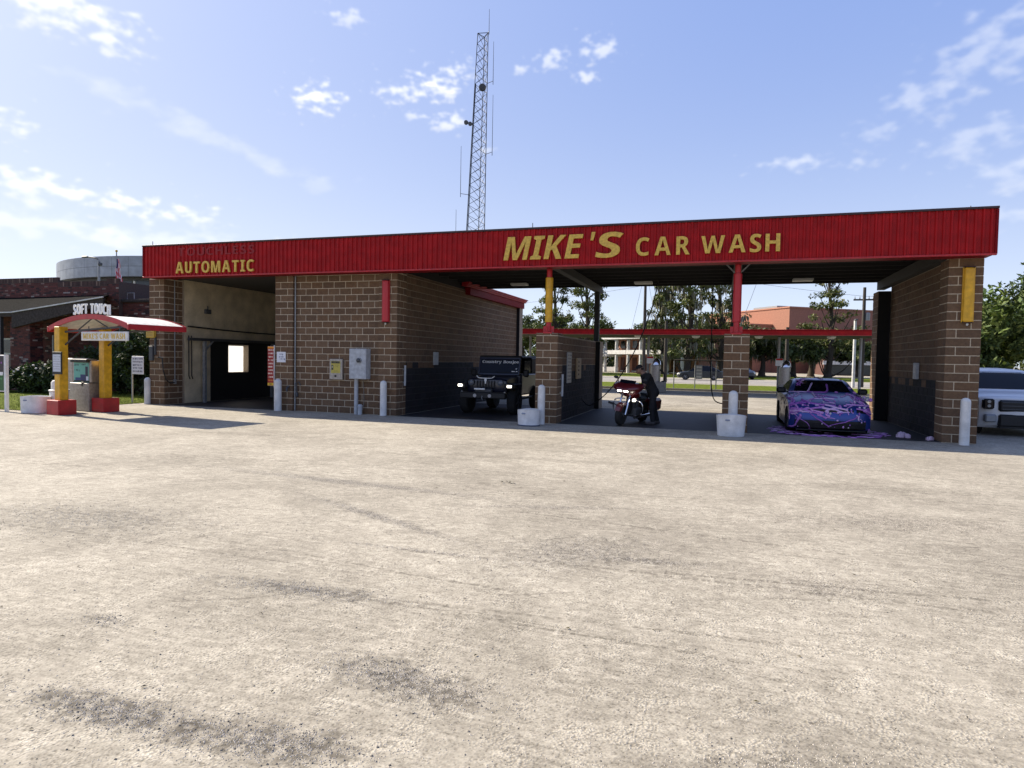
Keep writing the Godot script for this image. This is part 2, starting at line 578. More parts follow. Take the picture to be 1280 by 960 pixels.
# worn patches where the gravel shows: x, z, half length, half width, turn, strength
const PATCHES := [[-2.85, 15.2, 0.62, 0.16, 0.0, 1.0], [-1.95, 15.16, 0.55, 0.17, 0.1, 1.0], [-1.62, 14.42, 0.62, 0.22, -0.15, 0.95], [-2.95, 13.42, 0.85, 0.16, 0.04, 0.75],
	[-3.85, 14.38, 0.22, 0.10, 0.0, 0.6], [-1.25, 11.7, 0.95, 0.55, 0.6, 0.55], [-0.6, 11.75, 0.6, 0.10, 0.12, 0.7], [0.85, 11.9, 0.55, 0.3, 0.3, 0.4], [1.8, 9.3, 1.6, 0.5, 0.2, 0.42],
	[-6.4, 12.4, 1.6, 0.7, 0.1, 0.45], [-2.6, 12.2, 0.9, 0.05, 0.0, 0.6], [-3.6, 11.2, 1.6, 0.12, -0.45, 0.55], [-4.9, 9.6, 2.6, 0.16, -0.1, 0.45], [-1.9, 10.0, 1.2, 0.10, 0.3, 0.4], [-8.2, 8.8, 2.4, 0.5, 0.1, 0.35],
	[0.3, 14.6, 0.6, 0.2, 0.4, 0.4], [-0.4, 15.0, 0.4, 0.14, 0.2, 0.5], [2.6, 7.0, 2.0, 0.35, 0.1, 0.35], [-3.2, 6.4, 2.2, 0.22, 0.05, 0.35], [-9.5, 5.6, 3.0, 0.25, 0.05, 0.3]]

func ground_map() -> Image:
	var a := noise_image(1024, 0.006, 41).get_data()
	var b := noise_image(1024, 0.03, 42).get_data()
	var s := noise_image(1024, 0.11, 43).get_data()
	var f := PackedFloat32Array()
	f.resize(GW * GH)
	for j in GH:
		for i in GW:
			var q := a[(j & 1023) * 1024 + (i & 1023)]
			var r := b[(j & 1023) * 1024 + (i & 1023)]
			var st := s[((j * 4) & 1023) * 1024 + ((i / 3) & 1023)]
			f[j * GW + i] = 0.84 + 0.24 * (q / 255.0 - 0.5) + 0.20 * (r / 255.0 - 0.5) + 0.30 * (st / 255.0 - 0.5)
	var n := FastNoiseLite.new()
	n.seed = 5
	n.frequency = 1.6
	n.fractal_octaves = 5
	var k := GW / GS
	for p in PATCHES:
		var R: float = p[2] * 1.5
		for j in range(maxi(0, int((p[1] - R - GZ) * k)), mini(GH, int((p[1] + R - GZ) * k))):
			for i in range(maxi(0, int((p[0] - R - GX) * k)), mini(GW, int((p[0] + R - GX) * k))):
				var d := Vector2(GX + i / k - p[0], GZ + j / k - p[1]).rotated(p[4])
				var e: float = sqrt(pow(d.x / p[2], 2.0) + pow(d.y / p[3], 2.0))
				var t := clampf((1.05 - e) * 1.4 + n.get_noise_2d(i / k * 3.0, j / k * 3.0) * 0.9, 0.0, 1.0)
				var sp := b[((j * 7) & 1023) * 1024 + ((i * 7) & 1023)] / 255.0
				f[j * GW + i] *= 1.0 - t * float(p[5]) * (0.58 if sp > 0.5 else 0.14)
	# hairline cracks and old scrape marks
	rng.seed = 9
	for c in 120:
		var at := Vector2(rng.randf_range(-12, 6), rng.randf_range(2, 15.5))
		var dir := Vector2.from_angle(rng.randf_range(-0.35, 0.35))
		var dark := rng.randf() < 0.6
		for step in rng.randi_range(12, 70):
			at += dir * 0.0176
			dir = dir.rotated(rng.randf_range(-0.07, 0.07))
			var i := int((at.x - GX) * k)
			var j := int((at.y - GZ) * k)
			if i < 0 or j < 0 or i >= GW or j >= GH: break
			f[j * GW + i] *= 0.72 if dark else 1.14
	# long worn seams that run across the lot, broken and one or two fingers wide
	for c in 60:
		var at := Vector2(rng.randf_range(-13, 3), rng.randf_range(3.0, 13.5))
		var slope := rng.randf_range(-0.10, 0.16)
		var wide := rng.randi_range(1, 3)
		for step in rng.randi_range(60, 260):
			at += Vector2(0.0176, 0.0176 * (slope + n.get_noise_2d(step * 0.4, c * 9.0) * 0.5))
			if n.get_noise_2d(step * 0.13, c * 31.0) < -0.08: continue
			for d in wide:
				var i := int((at.x - GX) * k)
				var j := int((at.y - GZ) * k) + d
				if i < 0 or j < 0 or i >= GW or j >= GH: break
				f[j * GW + i] *= rng.randf_range(0.62, 0.92)
	var o := PackedByteArray()
	o.resize(GW * GH * 3)
	for i in GW * GH:
		var t := clampf(f[i], 0.0, 1.0)
		var warm := a[(i * 3) & 1048575] / 255.0
		o[i * 3] = int(255 * pow(t, 0.60))
		o[i * 3 + 1] = int(255 * pow(t, 0.62))
		o[i * 3 + 2] = int(255 * pow(t, 0.65))
	return Image.create_from_data(GW, GH, false, Image.FORMAT_RGB8, o)

func flat_sheet(x0: float, z0: float, x1: float, z1: float, y: float) -> MB:
	var b := MB.new()
	b.quad(Vector3(x0, y, z1), Vector3(x1, y, z1), Vector3(x1, y, z0), Vector3(x0, y, z0))
	return b

func ground() -> void:
	# one sheet, denser near the lot; UV for the close-up tile, UV2 for the wear map
	var xs := [-1500.0, -200.0, GX, GX + GS, 200.0, 1500.0]
	var gh := GS * GH / GW
	var zs := [-1500.0, -200.0, GZ, GZ + gh, 200.0, 1000.0]
	var v := PackedVector3Array(); var n := PackedVector3Array(); var u := PackedVector2Array(); var u2 := PackedVector2Array(); var t := PackedFloat32Array()
	for i in xs.size() - 1:
		for j in zs.size() - 1:
			for q in [[0, 0], [1, 0], [1, 1], [0, 0], [1, 1], [0, 1]]:
				var x: float = xs[i + q[0]]
				var z: float = zs[j + q[1]]
				v.append(Vector3(x, 0, z)); n.append(Vector3.UP)
				u.append(Vector2(x, z) / 2.4); u2.append(Vector2((x - GX) / GS, (z - GZ) / gh))
				t.append_array([1.0, 0.0, 0.0, 1.0])
	var arr := []
	arr.resize(Mesh.ARRAY_MAX)
	arr[Mesh.ARRAY_VERTEX] = v; arr[Mesh.ARRAY_NORMAL] = n; arr[Mesh.ARRAY_TEX_UV] = u; arr[Mesh.ARRAY_TEX_UV2] = u2; arr[Mesh.ARRAY_TANGENT] = t
	var m := ArrayMesh.new()
	m.add_surface_from_arrays(Mesh.PRIMITIVE_TRIANGLES, arr)
	var o := put(self, "ground", m, M.ground)
	o.set_meta("kind", "structure")
	# wet, dark slabs inside the bays
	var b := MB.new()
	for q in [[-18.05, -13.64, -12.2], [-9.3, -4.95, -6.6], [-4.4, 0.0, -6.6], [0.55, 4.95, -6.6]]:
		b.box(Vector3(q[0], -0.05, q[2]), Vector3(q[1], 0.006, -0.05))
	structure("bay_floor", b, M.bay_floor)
	# grass strip, road and pavement behind the wash
	structure("lawn", flat_sheet(-60, -36.5, 60, -24.3, 0.02), M.turf)
	structure("verge", flat_sheet(-120, -78, 140, -58, 0.012), M.turf)
	structure("road", flat_sheet(-300, -54, 300, -40, 0.008), M.walk)
	var k := MB.new()
	k.box(Vector3(-60, -0.02, -24.3), Vector3(60, 0.13, -24.1))
	structure("kerb", k, M.kerb)
	structure("front_lawn", flat_sheet(-60, -30.0, -19.35, 3.7, 0.02), M.turf)

func gravel() -> void:
	# loose chips lying in the worn patches and, thinly, all over the near lot
	var b := MB.new()
	var p := [Vector3(1, 0, 0), Vector3(0.3, 0, 0.9), Vector3(-0.8, 0, 0.55), Vector3(-0.75, 0, -0.6), Vector3(0.35, 0, -0.85)]
	for i in 5:
		b.tri(p[(i + 1) % 5], p[i], Vector3(0.05, 0.8, 0.0) + p[i] * 0.25)
		b.tri(p[(i + 1) % 5], Vector3(0.05, 0.8, 0.0) + p[i] * 0.25, Vector3(0.05, 0.8, 0.0) + p[(i + 1) % 5] * 0.25)
		b.tri(Vector3(0.05, 0.82, 0), Vector3(0.05, 0.8, 0.0) + p[(i + 1) % 5] * 0.25, Vector3(0.05, 0.8, 0.0) + p[i] * 0.25)
	var mm := MultiMesh.new()
	mm.transform_format = MultiMesh.TRANSFORM_3D
	mm.use_colors = true
	mm.mesh = b.mesh()
	var xs := []
	var cs := []
	rng.seed = 21
	for q in PATCHES:
		if q[1] < 9.0: continue
		var area: float = q[2] * q[3] * 3.14
		for i in int(mini(3800, area * 5200.0 * q[5])):
			var d := Vector2(rng.randfn(0, 0.5), rng.randfn(0, 0.5))
			xs.append(Vector2(q[0], q[1]) + (d * Vector2(q[2], q[3])).rotated(-q[4])); cs.append(rng.randf())
	for i in 9000:
		var d := pow(rng.randf(), 1.6) * 9.0 + 1.9
		var a := rng.randf_range(-0.75, 0.75) - 0.3117
		xs.append(Vector2(sin(a) * d, 17.635 - cos(a) * d)); cs.append(rng.randf())
	mm.instance_count = xs.size()
	for i in xs.size():
		var r := rng.randf_range(0.0022, 0.0055) * (1.7 if cs[i] > 0.96 else 1.0)
		mm.set_instance_transform(i, Transform3D(Basis(Vector3.UP, rng.randf() * TAU).scaled(Vector3(r, r * 0.8, r)), Vector3(xs[i].x, 0.0, xs[i].y)))
		var t: float = lerpf(0.34, 0.70, cs[i]) if cs[i] < 0.72 else rng.randf_range(0.10, 0.28)
		mm.set_instance_color(i, Color(t * 0.86, t * 0.78, t * 0.66))
	var o := MultiMeshInstance3D.new()
	o.multimesh = mm
	o.material_override = M.stone
	o.name = "gravel"
	add_child(o)
	tag(o, "loose gravel chips scattered over the worn pale lot", "gravel", "", "stuff")


func litter() -> void:
	# grass at the left edge of the lot and a few dead leaves on it
	var b := MB.new()
	b.tri(Vector3(-0.05, 0, 0), Vector3(0.05, 0, 0), Vector3(0.02, 1.0, 0.15))
	var mm := MultiMesh.new()
	mm.transform_format = MultiMesh.TRANSFORM_3D
	mm.use_colors = true
	mm.mesh = b.mesh()
	mm.instance_count = 16000
	rng.seed = 61
	for i in mm.instance_count:
		var p := Vector3(-19.4 - 7.5 * pow(rng.randf(), 1.4), 0.0, rng.randf_range(-4.5, 3.72))
		var h := rng.randf_range(0.04, 0.11)
		mm.set_instance_transform(i, Transform3D(Basis.from_euler(Vector3(rng.randf_range(-0.4, 0.4), rng.randf() * TAU, rng.randf_range(-0.4, 0.4))).scaled(Vector3(0.12, h, 0.12)), p))
		var k := rng.randf_range(0.6, 1.3)
		mm.set_instance_color(i, Color(0.13 * k, 0.17 * k, 0.03 * k))
	var o := MultiMeshInstance3D.new()
	o.multimesh = mm
	o.material_override = M.grass
	o.name = "grass"
	add_child(o)
	tag(o, "short rough grass at the left edge of the lot", "grass", "", "stuff")
	b = MB.new()
	for i in 150:
		var d := 2.0 + 8.0 * rng.randf()
		var a := rng.randf_range(-0.68, 0.68) - 0.3117
		var p := Vector3(sin(a) * d, 0.006, 17.635 - cos(a) * d)
		if i < 14: p = Vector3(-2.87 + rng.randfn(0, 0.05), 0.008 + rng.randf() * 0.02, 8.76 + rng.randfn(0, 0.04))
		var l := rng.randf_range(0.006, 0.02) * (1.6 if i < 14 else 1.0)
		var x := Vector3(1, 0, 0).rotated(Vector3.UP, rng.randf() * TAU) * l
		var z := x.cross(Vector3.UP) * rng.randf_range(0.25, 0.5)
		var k := rng.randf_range(0.5, 1.2)
		b.tint = Color(0.075 * k, 0.062 * k, 0.025 * k) if rng.randf() < 0.6 else Color(0.03, 0.024, 0.018)
		b.quad(p - x, p + z + Vector3(0, l * 0.3, 0), p + x, p - z + Vector3(0, l * 0.3, 0))
	var f := part(self, "fallen_leaves", b, M.stone)
	tag(f, "dry leaf scraps lying about the lot", "leaves", "", "stuff")


# ---------------------------------------------------------------- the car wash
const CH := 0.2032   # one course
const BL := 0.4064   # one block with its joint
const JT := 0.020

func block_mesh(w: float, d: float, h := CH - JT) -> ArrayMesh:
	var k := "%d_%d_%d" % [int(w * 1000), int(d * 1000), int(h * 1000)]
	if not shared.has(k):
		var b := MB.new()
		b.bev(Vector3.ZERO, Vector3(w, h, d), 0.006)
		shared[k] = b.mesh()
	return shared[k]

func one_block(parent: Node, base: Vector3, ce: Vector3, w: float, d: float, turn := 0.0, h := CH - JT) -> void:
	put(parent, "block", block_mesh(w, d, h), M["block%d" % rng.randi_range(0, 3)], Transform3D(Basis(Vector3.UP, turn), ce - base))

func tone() -> Color:
	var t := rng.randf_range(0.82, 1.2)
	return Color(0.205 * t, 0.121 * t, 0.066 * t)

# running bond on a face: o lower left corner, u along, n outwards; either every block a mesh of its own under parent, or all joined into mb
func bond(o: Vector3, u: Vector3, n: Vector3, length: float, height: float, parent: Node, base: Vector3, mb: MB, holes := [], painted := 0.0) -> void:
	var turn := atan2(n.x, n.z)
	var rows := int(ceil(height / CH - 0.05))
	for r in rows:
		var x := -BL * 0.5 if r % 2 == 1 else 0.0
		var h := minf(CH, height - r * CH) - JT
		if h < 0.03: continue
		while x < length - 0.02:
			var a := maxf(x, 0.0)
			var b := minf(x + BL, length)
			x += BL
			if b - a < 0.06: continue
			var mid := (a + b) * 0.5
			var y := r * CH + 0.5 * h + JT * 0.5
			var skip := false
			for q in holes:
				if mid > q[0] and mid < q[1] and y > q[2] and y < q[3]: skip = true
			if skip: continue
			var ce := o + u * mid + Vector3.UP * y + n * (rng.randf_range(-0.0015, 0.0015) - 0.03)
			if mb:
				mb.tint = tone()
				if y < painted + rng.randfn(0.0, 0.06) - 0.05: mb.tint = Color(0.017, 0.016, 0.021) * rng.randf_range(0.7, 1.4)  # waterproof black paint up to wash height
				mb.bev(ce, Vector3(b - a - JT, h, 0.06), 0.005, Basis(u, Vector3.UP, n))
			else:
				one_block(parent, base, ce, b - a - JT, 0.06, turn, h)

# a square pier laid as a pinwheel of solid blocks; side 1 shows its +x face, -1 its -x face
func pier(body: Node3D, x0: float, x1: float, z0: float, depth: float, height: float, side: int, single: bool, side_single: bool, stuff: MB) -> void:
	var p := Node3D.new()
	p.name = numbered(body, "pier")
	body.add_child(p, true)
	p.position = Vector3((x0 + x1) * 0.5, 0, z0 - depth * 0.5) - body.position
	var base := Vector3((x0 + x1) * 0.5, 0, z0 - depth * 0.5)
	var core := MB.new()
	core.box(Vector3(x0 + 0.007, 0, z0 - depth + 0.007) - base, Vector3(x1 - 0.007, height - 0.004, z0 - 0.007) - base)
	part(p, "mortar", core, M.mortar)
	var w := x1 - x0
	var rows := int(ceil(height / CH - 0.05))
	for r in rows:
		var h := minf(CH, height - r * CH) - JT
		if h < 0.03: continue
		var y := r * CH + 0.5 * h + JT * 0.5
		var long := r % 2 == 0
		var q := []  # x0,x1,z0,z1 in shares
		var t := 0.203
		if side < 0: long = not long
		# front pair
		if long:
			q.append([0.0, w - t, 0.0, t, true]); q.append([w - t, w, 0.0, depth - t, true])
			if side > 0: q.append([w - 0.4, w, depth - t, depth, false])
			else: q.append([0.0, t, t, depth, false])
		else:
			q.append([0.0, t, 0.0, depth - t, true]); q.append([t, w, 0.0, t, true])
			if side > 0: q.append([w - t, w, t, depth, false])
			else: q.append([0.0, 0.4, depth - t, depth, false])
		for e in q:
			var ce := Vector3(x0 + (e[0] + e[1]) * 0.5, y, z0 - (e[2] + e[3]) * 0.5)
			var sx: float = e[1] - e[0] - JT
			var sz: float = e[3] - e[2] - JT
			# outer faces reach the face of the pier
			if e[0] == 0.0: ce.x -= JT * 0.25; sx += JT * 0.5
			if e[1] == w: ce.x += JT * 0.25; sx += JT * 0.5
			if e[2] == 0.0: ce.z += JT * 0.25; sz += JT * 0.5
			if single and (e[4] or side_single): one_block(p, base, ce, sx, sz, 0.0, h)
			else:
				stuff.tint = tone()
				stuff.bev(ce, Vector3(sx, h, sz), 0.006)

func car_wash() -> Node3D:
	var B := world_thing("car_wash_building", "long brown block car wash with red ribbed metal fascia and open bays", "car wash", Vector3(-6.5, 0, -3))
	var S := MB.new()  # blocks past the number kept single
	rng.seed = 101
	var top := 4.30
	# piers between the bays, left to right
	pier(B, -18.76, -18.12, 0.0, 0.8, top, 1, false, false, S)
	pier(B, -13.64, -12.98, 0.0, 0.62, top, 1, false, false, S)
	pier(B, -9.94, -9.32, 0.0, 0.62, top, 1, true, false, S)
	pier(B, -5.00, -4.38, 0.0, 0.62, 2.51, 1, true, true, S)
	pier(B, -0.02, 0.60, 0.0, 0.62, 2.51, -1, true, false, S)
	pier(B, 4.88, 5.58, 0.0, 0.62, top, -1, true, true, S)
	# front wall between two piers, a hand set back
	var fw := Node3D.new()
	fw.name = "front_wall"
	B.add_child(fw, true)
	var fb := Vector3(-11.46, 0, -0.2)
	fw.position = fb - B.position
	var mo := MB.new()
	mo.box(Vector3(-12.98, 0, -0.32) - fb, Vector3(-9.94, top, -0.107) - fb)
	part(fw, "mortar", mo, M.mortar)
	bond(Vector3(-12.98, 0, -0.1), Vector3.RIGHT, Vector3.BACK, 3.04, top, fw, fb, null)
	# side and partition walls: mortar body plus joined courses
	for q in [[-9.93, -12.2, -9.407, 4.36, -0.62], [-13.6, -12.2, -13.1, 4.36, -0.62], [-4.96, -6.2, -4.487, 2.47, -0.62], [0.067, -6.2, 0.553, 2.47, -0.62], [4.987, -6.0, 5.5, 4.30, -0.62], [-13.1, -12.2, -9.93, 4.36, -11.9]]:
		var W := MB.new()
		W.box(Vector3(q[0], 1.6, q[1]), Vector3(q[2], q[3], q[4]))
		part(B, "wall", W, M.dark_mortar)
		W = MB.new()
		W.box(Vector3(q[0], 0, q[1]), Vector3(q[2], 1.6, q[4]))
		part(B, "painted_dado", W, M.dado)
	bond(Vector3(-9.4, 0, -0.62), Vector3.FORWARD, Vector3.RIGHT, 11.5, 4.36, null, Vector3.ZERO, S, [], 1.6)
	bond(Vector3(-4.48, 0, -0.62), Vector3.FORWARD, Vector3.RIGHT, 5.5, 2.47, null, Vector3.ZERO, S, [], 1.6)
	bond(Vector3(0.06, 0, -6.1), Vector3.BACK, Vector3.LEFT, 5.5, 2.47, null, Vector3.ZERO, S, [], 1.6)
	bond(Vector3(4.98, 0, -5.9), Vector3.BACK, Vector3.LEFT, 5.3, 4.25, null, Vector3.ZERO, S, [], 1.4)
	bond(Vector3(5.507, 0, -0.62), Vector3.FORWARD, Vector3.RIGHT, 5.3, 4.25, null, Vector3.ZERO, S)
	# stout rear ends of the partitions
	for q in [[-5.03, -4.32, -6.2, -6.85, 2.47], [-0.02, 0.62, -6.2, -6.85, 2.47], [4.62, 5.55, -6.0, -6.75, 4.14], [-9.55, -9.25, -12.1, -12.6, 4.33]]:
		var e := MB.new()
		e.box(Vector3(q[0] + 0.008, 0, q[3] + 0.008), Vector3(q[1] - 0.008, q[4], q[2]))
		part(B, "wall_end", e, M.dark_mortar)
		bond(Vector3(q[0], 0, q[3]), Vector3.BACK, Vector3.LEFT, q[2] - q[3] + 0.0, q[4], null, Vector3.ZERO, S)
		var fr := MB.new()  # thin black sheet over the front face, standing in for its deep shade
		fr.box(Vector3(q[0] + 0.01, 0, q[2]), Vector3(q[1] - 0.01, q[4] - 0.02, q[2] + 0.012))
		part(B, "shade_sheet", fr, M.black_panel)
	var st := part(B, "block_courses", S, M.blocks)
	st.set_meta("kind", "stuff")
	tag(st, "brown block courses of the side walls", "", "", "stuff")
	fascia(B)
	roof(B)
	automatic_bay(B)
	return B

func ribs(length: float, y0: float, y1: float) -> MB:
	var b := MB.new()
	var prof := []
	var x := 0.0
	while x < length - 0.01:
		for q in [[0.0, 0.0], [0.084, 0.0], [0.100, 0.034], [0.136, 0.034]]:
			if x + q[0] < length: prof.append(Vector2(x + q[0], q[1]))
		x += 0.1524
	prof.append(Vector2(length, 0.0))
	for i in prof.size() - 1:
		b.quad(Vector3(prof[i].x, y0, prof[i].y), Vector3(prof[i + 1].x, y0, prof[i + 1].y), Vector3(prof[i + 1].x, y1, prof[i + 1].y), Vector3(prof[i].x, y1, prof[i].y))
	return b

func fascia(B: Node3D) -> void:
	var y0 := 4.30
	var y1 := 5.28
	var F := Node3D.new()
	F.name = "fascia"
	B.add_child(F, true)
	var fb := Vector3(-6.45, 4.8, 0.44)
	F.position = fb - B.position
	var full: ArrayMesh = ribs(0.9144, y0, y1).mesh()
	var x := -18.5
	rng.seed = 3
	while x < 5.6:
		var w := minf(0.9144, 5.62 - x)
		var m: ArrayMesh = full if w > 0.91 else ribs(w, y0, y1).mesh()
		put(F, "ribbed_panel", m, M.red, Transform3D(Basis.IDENTITY, Vector3(x, 0, 0.435 + rng.randf_range(-0.001, 0.001)) - Vector3(fb.x, 0, 0) - Vector3(0, fb.y, fb.z)))
		x += 0.9144
	# ends turn the corner
	for q in [[5.62, 1.0], [-18.5, -1.0]]:
		for k in 8:
			var w := 0.9144
			var bs := Basis(Vector3.UP, PI / 2 * q[1])
			var o := Vector3(q[0], 0, 0.435 - k * w) if q[1] > 0 else Vector3(q[0], 0, 0.435 - (k + 1) * w)
			put(F, "ribbed_panel", full, M.red, Transform3D(bs, o - fb))
	var t := MB.new()
	t.bev(Vector3(-6.44, 4.278, 0.456) - fb, Vector3(24.2, 0.044, 0.06), 0.006)
	part(F, "bottom_trim", t, M.red_trim)
	t = MB.new()
	t.bev(Vector3(-6.44, 5.306, 0.435) - fb, Vector3(24.22, 0.052, 0.12), 0.006)
	part(F, "top_trim", t, M.cap)
	t = MB.new()
	t.bev(Vector3(5.645, 4.78, 0.45) - fb, Vector3(0.05, 0.99, 0.05), 0.006)
	part(F, "corner_trim", t, M.red_dark)
	t = MB.new()
	t.bev(Vector3(-18.525, 4.78, 0.45) - fb, Vector3(0.05, 0.99, 0.05), 0.006)
	part(F, "corner_trim", t, M.red_dark)
	# backing behind the ribs, and the soffit
	t = MB.new()
	t.box(Vector3(-18.49, 4.31, 0.30) - fb, Vector3(5.61, 5.27, 0.425) - fb)
	part(F, "backing", t, M.deck)
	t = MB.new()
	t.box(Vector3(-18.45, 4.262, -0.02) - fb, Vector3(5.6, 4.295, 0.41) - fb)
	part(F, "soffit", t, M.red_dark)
	# lettering
	var z := 0.487
	letters(B, "MIKE", -5.83, -3.62, 4.465, 5.09, z, M.gold, 0.05, 0.2, 0.14)
	letters(B, "'", -3.52, -3.30, 4.53, 5.12, z, M.gold, 0.05, 0.2, 0.14)
	letters(B, "S", -3.30, -2.56, 4.465, 5.10, z, M.gold, 0.05, 0.2, 0.14)
	letters(B, "CAR", -2.24, -0.90, 4.475, 4.93, z, M.gold, 0.05, 0.0, 0.3)
	letters(B, "WASH", -0.63, 1.20, 4.485, 4.91, z, M.gold, 0.05, 0.0, 0.22)
	letters(B, "AUTOMATIC", -17.12, -14.06, 4.37, 4.73, z, M.gold, 0.05, 0.0, 0.22)
	letters(B, "TOUCHLESS", -17.05, -14.06, 4.93, 5.19, 0.4705, M.red_old, 0.003, 0.0, 0.3, null, "faded_letter")
	# short rods standing on the parapet
	for px in [-18.2, -5.05, 5.15]:
		var r := MB.new()
		r.cyl(Vector3(px, 5.2, 0.38), Vector3(px, 5.47 if px < 5 else 5.38, 0.38), 0.012, 0.01, 6)
		part(B, "rod", r, M.iron)

func roof(B: Node3D) -> void:
	var r := MB.new()
	r.box(Vector3(-9.55, 4.66, -7.35), Vector3(5.60, 4.80, 0.30))
	part(B, "roof_deck", r, M.deck)
	r = MB.new()
	r.box(Vector3(-18.45, 4.42, -12.5), Vector3(-9.56, 4.60, 0.29))
	part(B, "roof_deck", r, M.deck)
	r = MB.new()
	r.box(Vector3(-9.54, 4.365, -7.3), Vector3(-9.43, 4.655, 0.2))
	part(B, "wall_infill", r, M.deck)
	# red rake trim of the plant room roof
	r = MB.new()
	r.box(Vector3(-9.5, 4.18, -12.65), Vector3(-9.20, 4.44, -5.6))
	part(B, "eave_trim", r, M.red_dark)
	r = MB.new()
	for k in 3:
		r.bev(Vector3(-9.24 + 0.02 * k, 4.47 + 0.055 * k, -8.9 - 0.02 * k), Vector3(0.20 + 0.05 * k, 0.045, 7.7), 0.008)
	part(B, "gutter", r, M.red_trim)
	# purlins under the deck
	for k in 9:
		var q := MB.new()
		q.box(Vector3(-9.3, 4.54, -0.55 - k * 0.82), Vector3(5.5, 4.655, -0.49 - k * 0.82))
		part(B, "purlin", q, M.deck)
	# beams over the partitions, with a steel post at the rear
	for bx in [-4.55, 0.28]:
		var q := MB.new()
		q.box(Vector3(bx - 0.10, 4.30, -7.2), Vector3(bx + 0.10, 4.535, 0.0))
		part(B, "beam", q, M.beam)
		q = MB.new()
		q.box(Vector3(bx - 0.09, 2.40, -6.75), Vector3(bx + 0.09, 4.30, -6.57))
		part(B, "steel_post", q, M.black)
	var q := MB.new()
	q.box(Vector3(4.75, 4.26, -6.9), Vector3(4.97, 4.53, -0.2))
	part(B, "beam", q, M.beam)
	# round front posts with a coloured sleeve
	for e in [[-4.68, "yellow", M.yellow], [0.27, "red", M.pipe_red]]:
		var p := MB.new()
		p.cyl(Vector3(e[0], 2.47, -0.12), Vector3(e[0], 4.50, -0.12), 0.075, 0.075, 16)
		p.bev(Vector3(e[0], 2.52, -0.12), Vector3(0.26, 0.05, 0.26), 0.01)
		for k in 4:
			p.obox(Vector3(e[0], 2.62, -0.12) + Vector3(0.10, 0, 0).rotated(Vector3.UP, k * PI / 2), Vector3(0.10, 0.16, 0.015), Basis(Vector3.UP, k * PI / 2))
		var o := part(B, "front_post", p, M.pipe_red, 40)
		p = MB.new()
		p.lathe([Vector2(0.09, 2.81), Vector2(0.104, 2.82), Vector2(0.104, 4.04), Vector2(0.09, 4.05)], Vector3(e[0], 0, -0.12), 20)
		put(o, "sleeve", p.mesh(40), e[2]).set_meta("label", "%s round sleeve on front post" % e[1])
	# strip lights under the roof
	for e in [[-7.2, -5.4], [-2.75, -5.6], [2.35, -5.6]]:
		var s := MB.new()
		s.bev(Vector3(e[0], 4.50, e[1]), Vector3(0.62, 0.09, 0.30), 0.02)
		part(B, "ceiling_lamp", s, M.lamp_glass)
	# corner braces at the front posts
	for bx in [0.27]:
		for s in [-1.0, 1.0]:
			var c := MB.new()
			c.cyl(Vector3(bx + s * 0.08, 4.10, -0.3), Vector3(bx + s * 0.45, 4.48, -0.3), 0.018, 0.018, 6)
			part(B, "brace", c, M.galv)

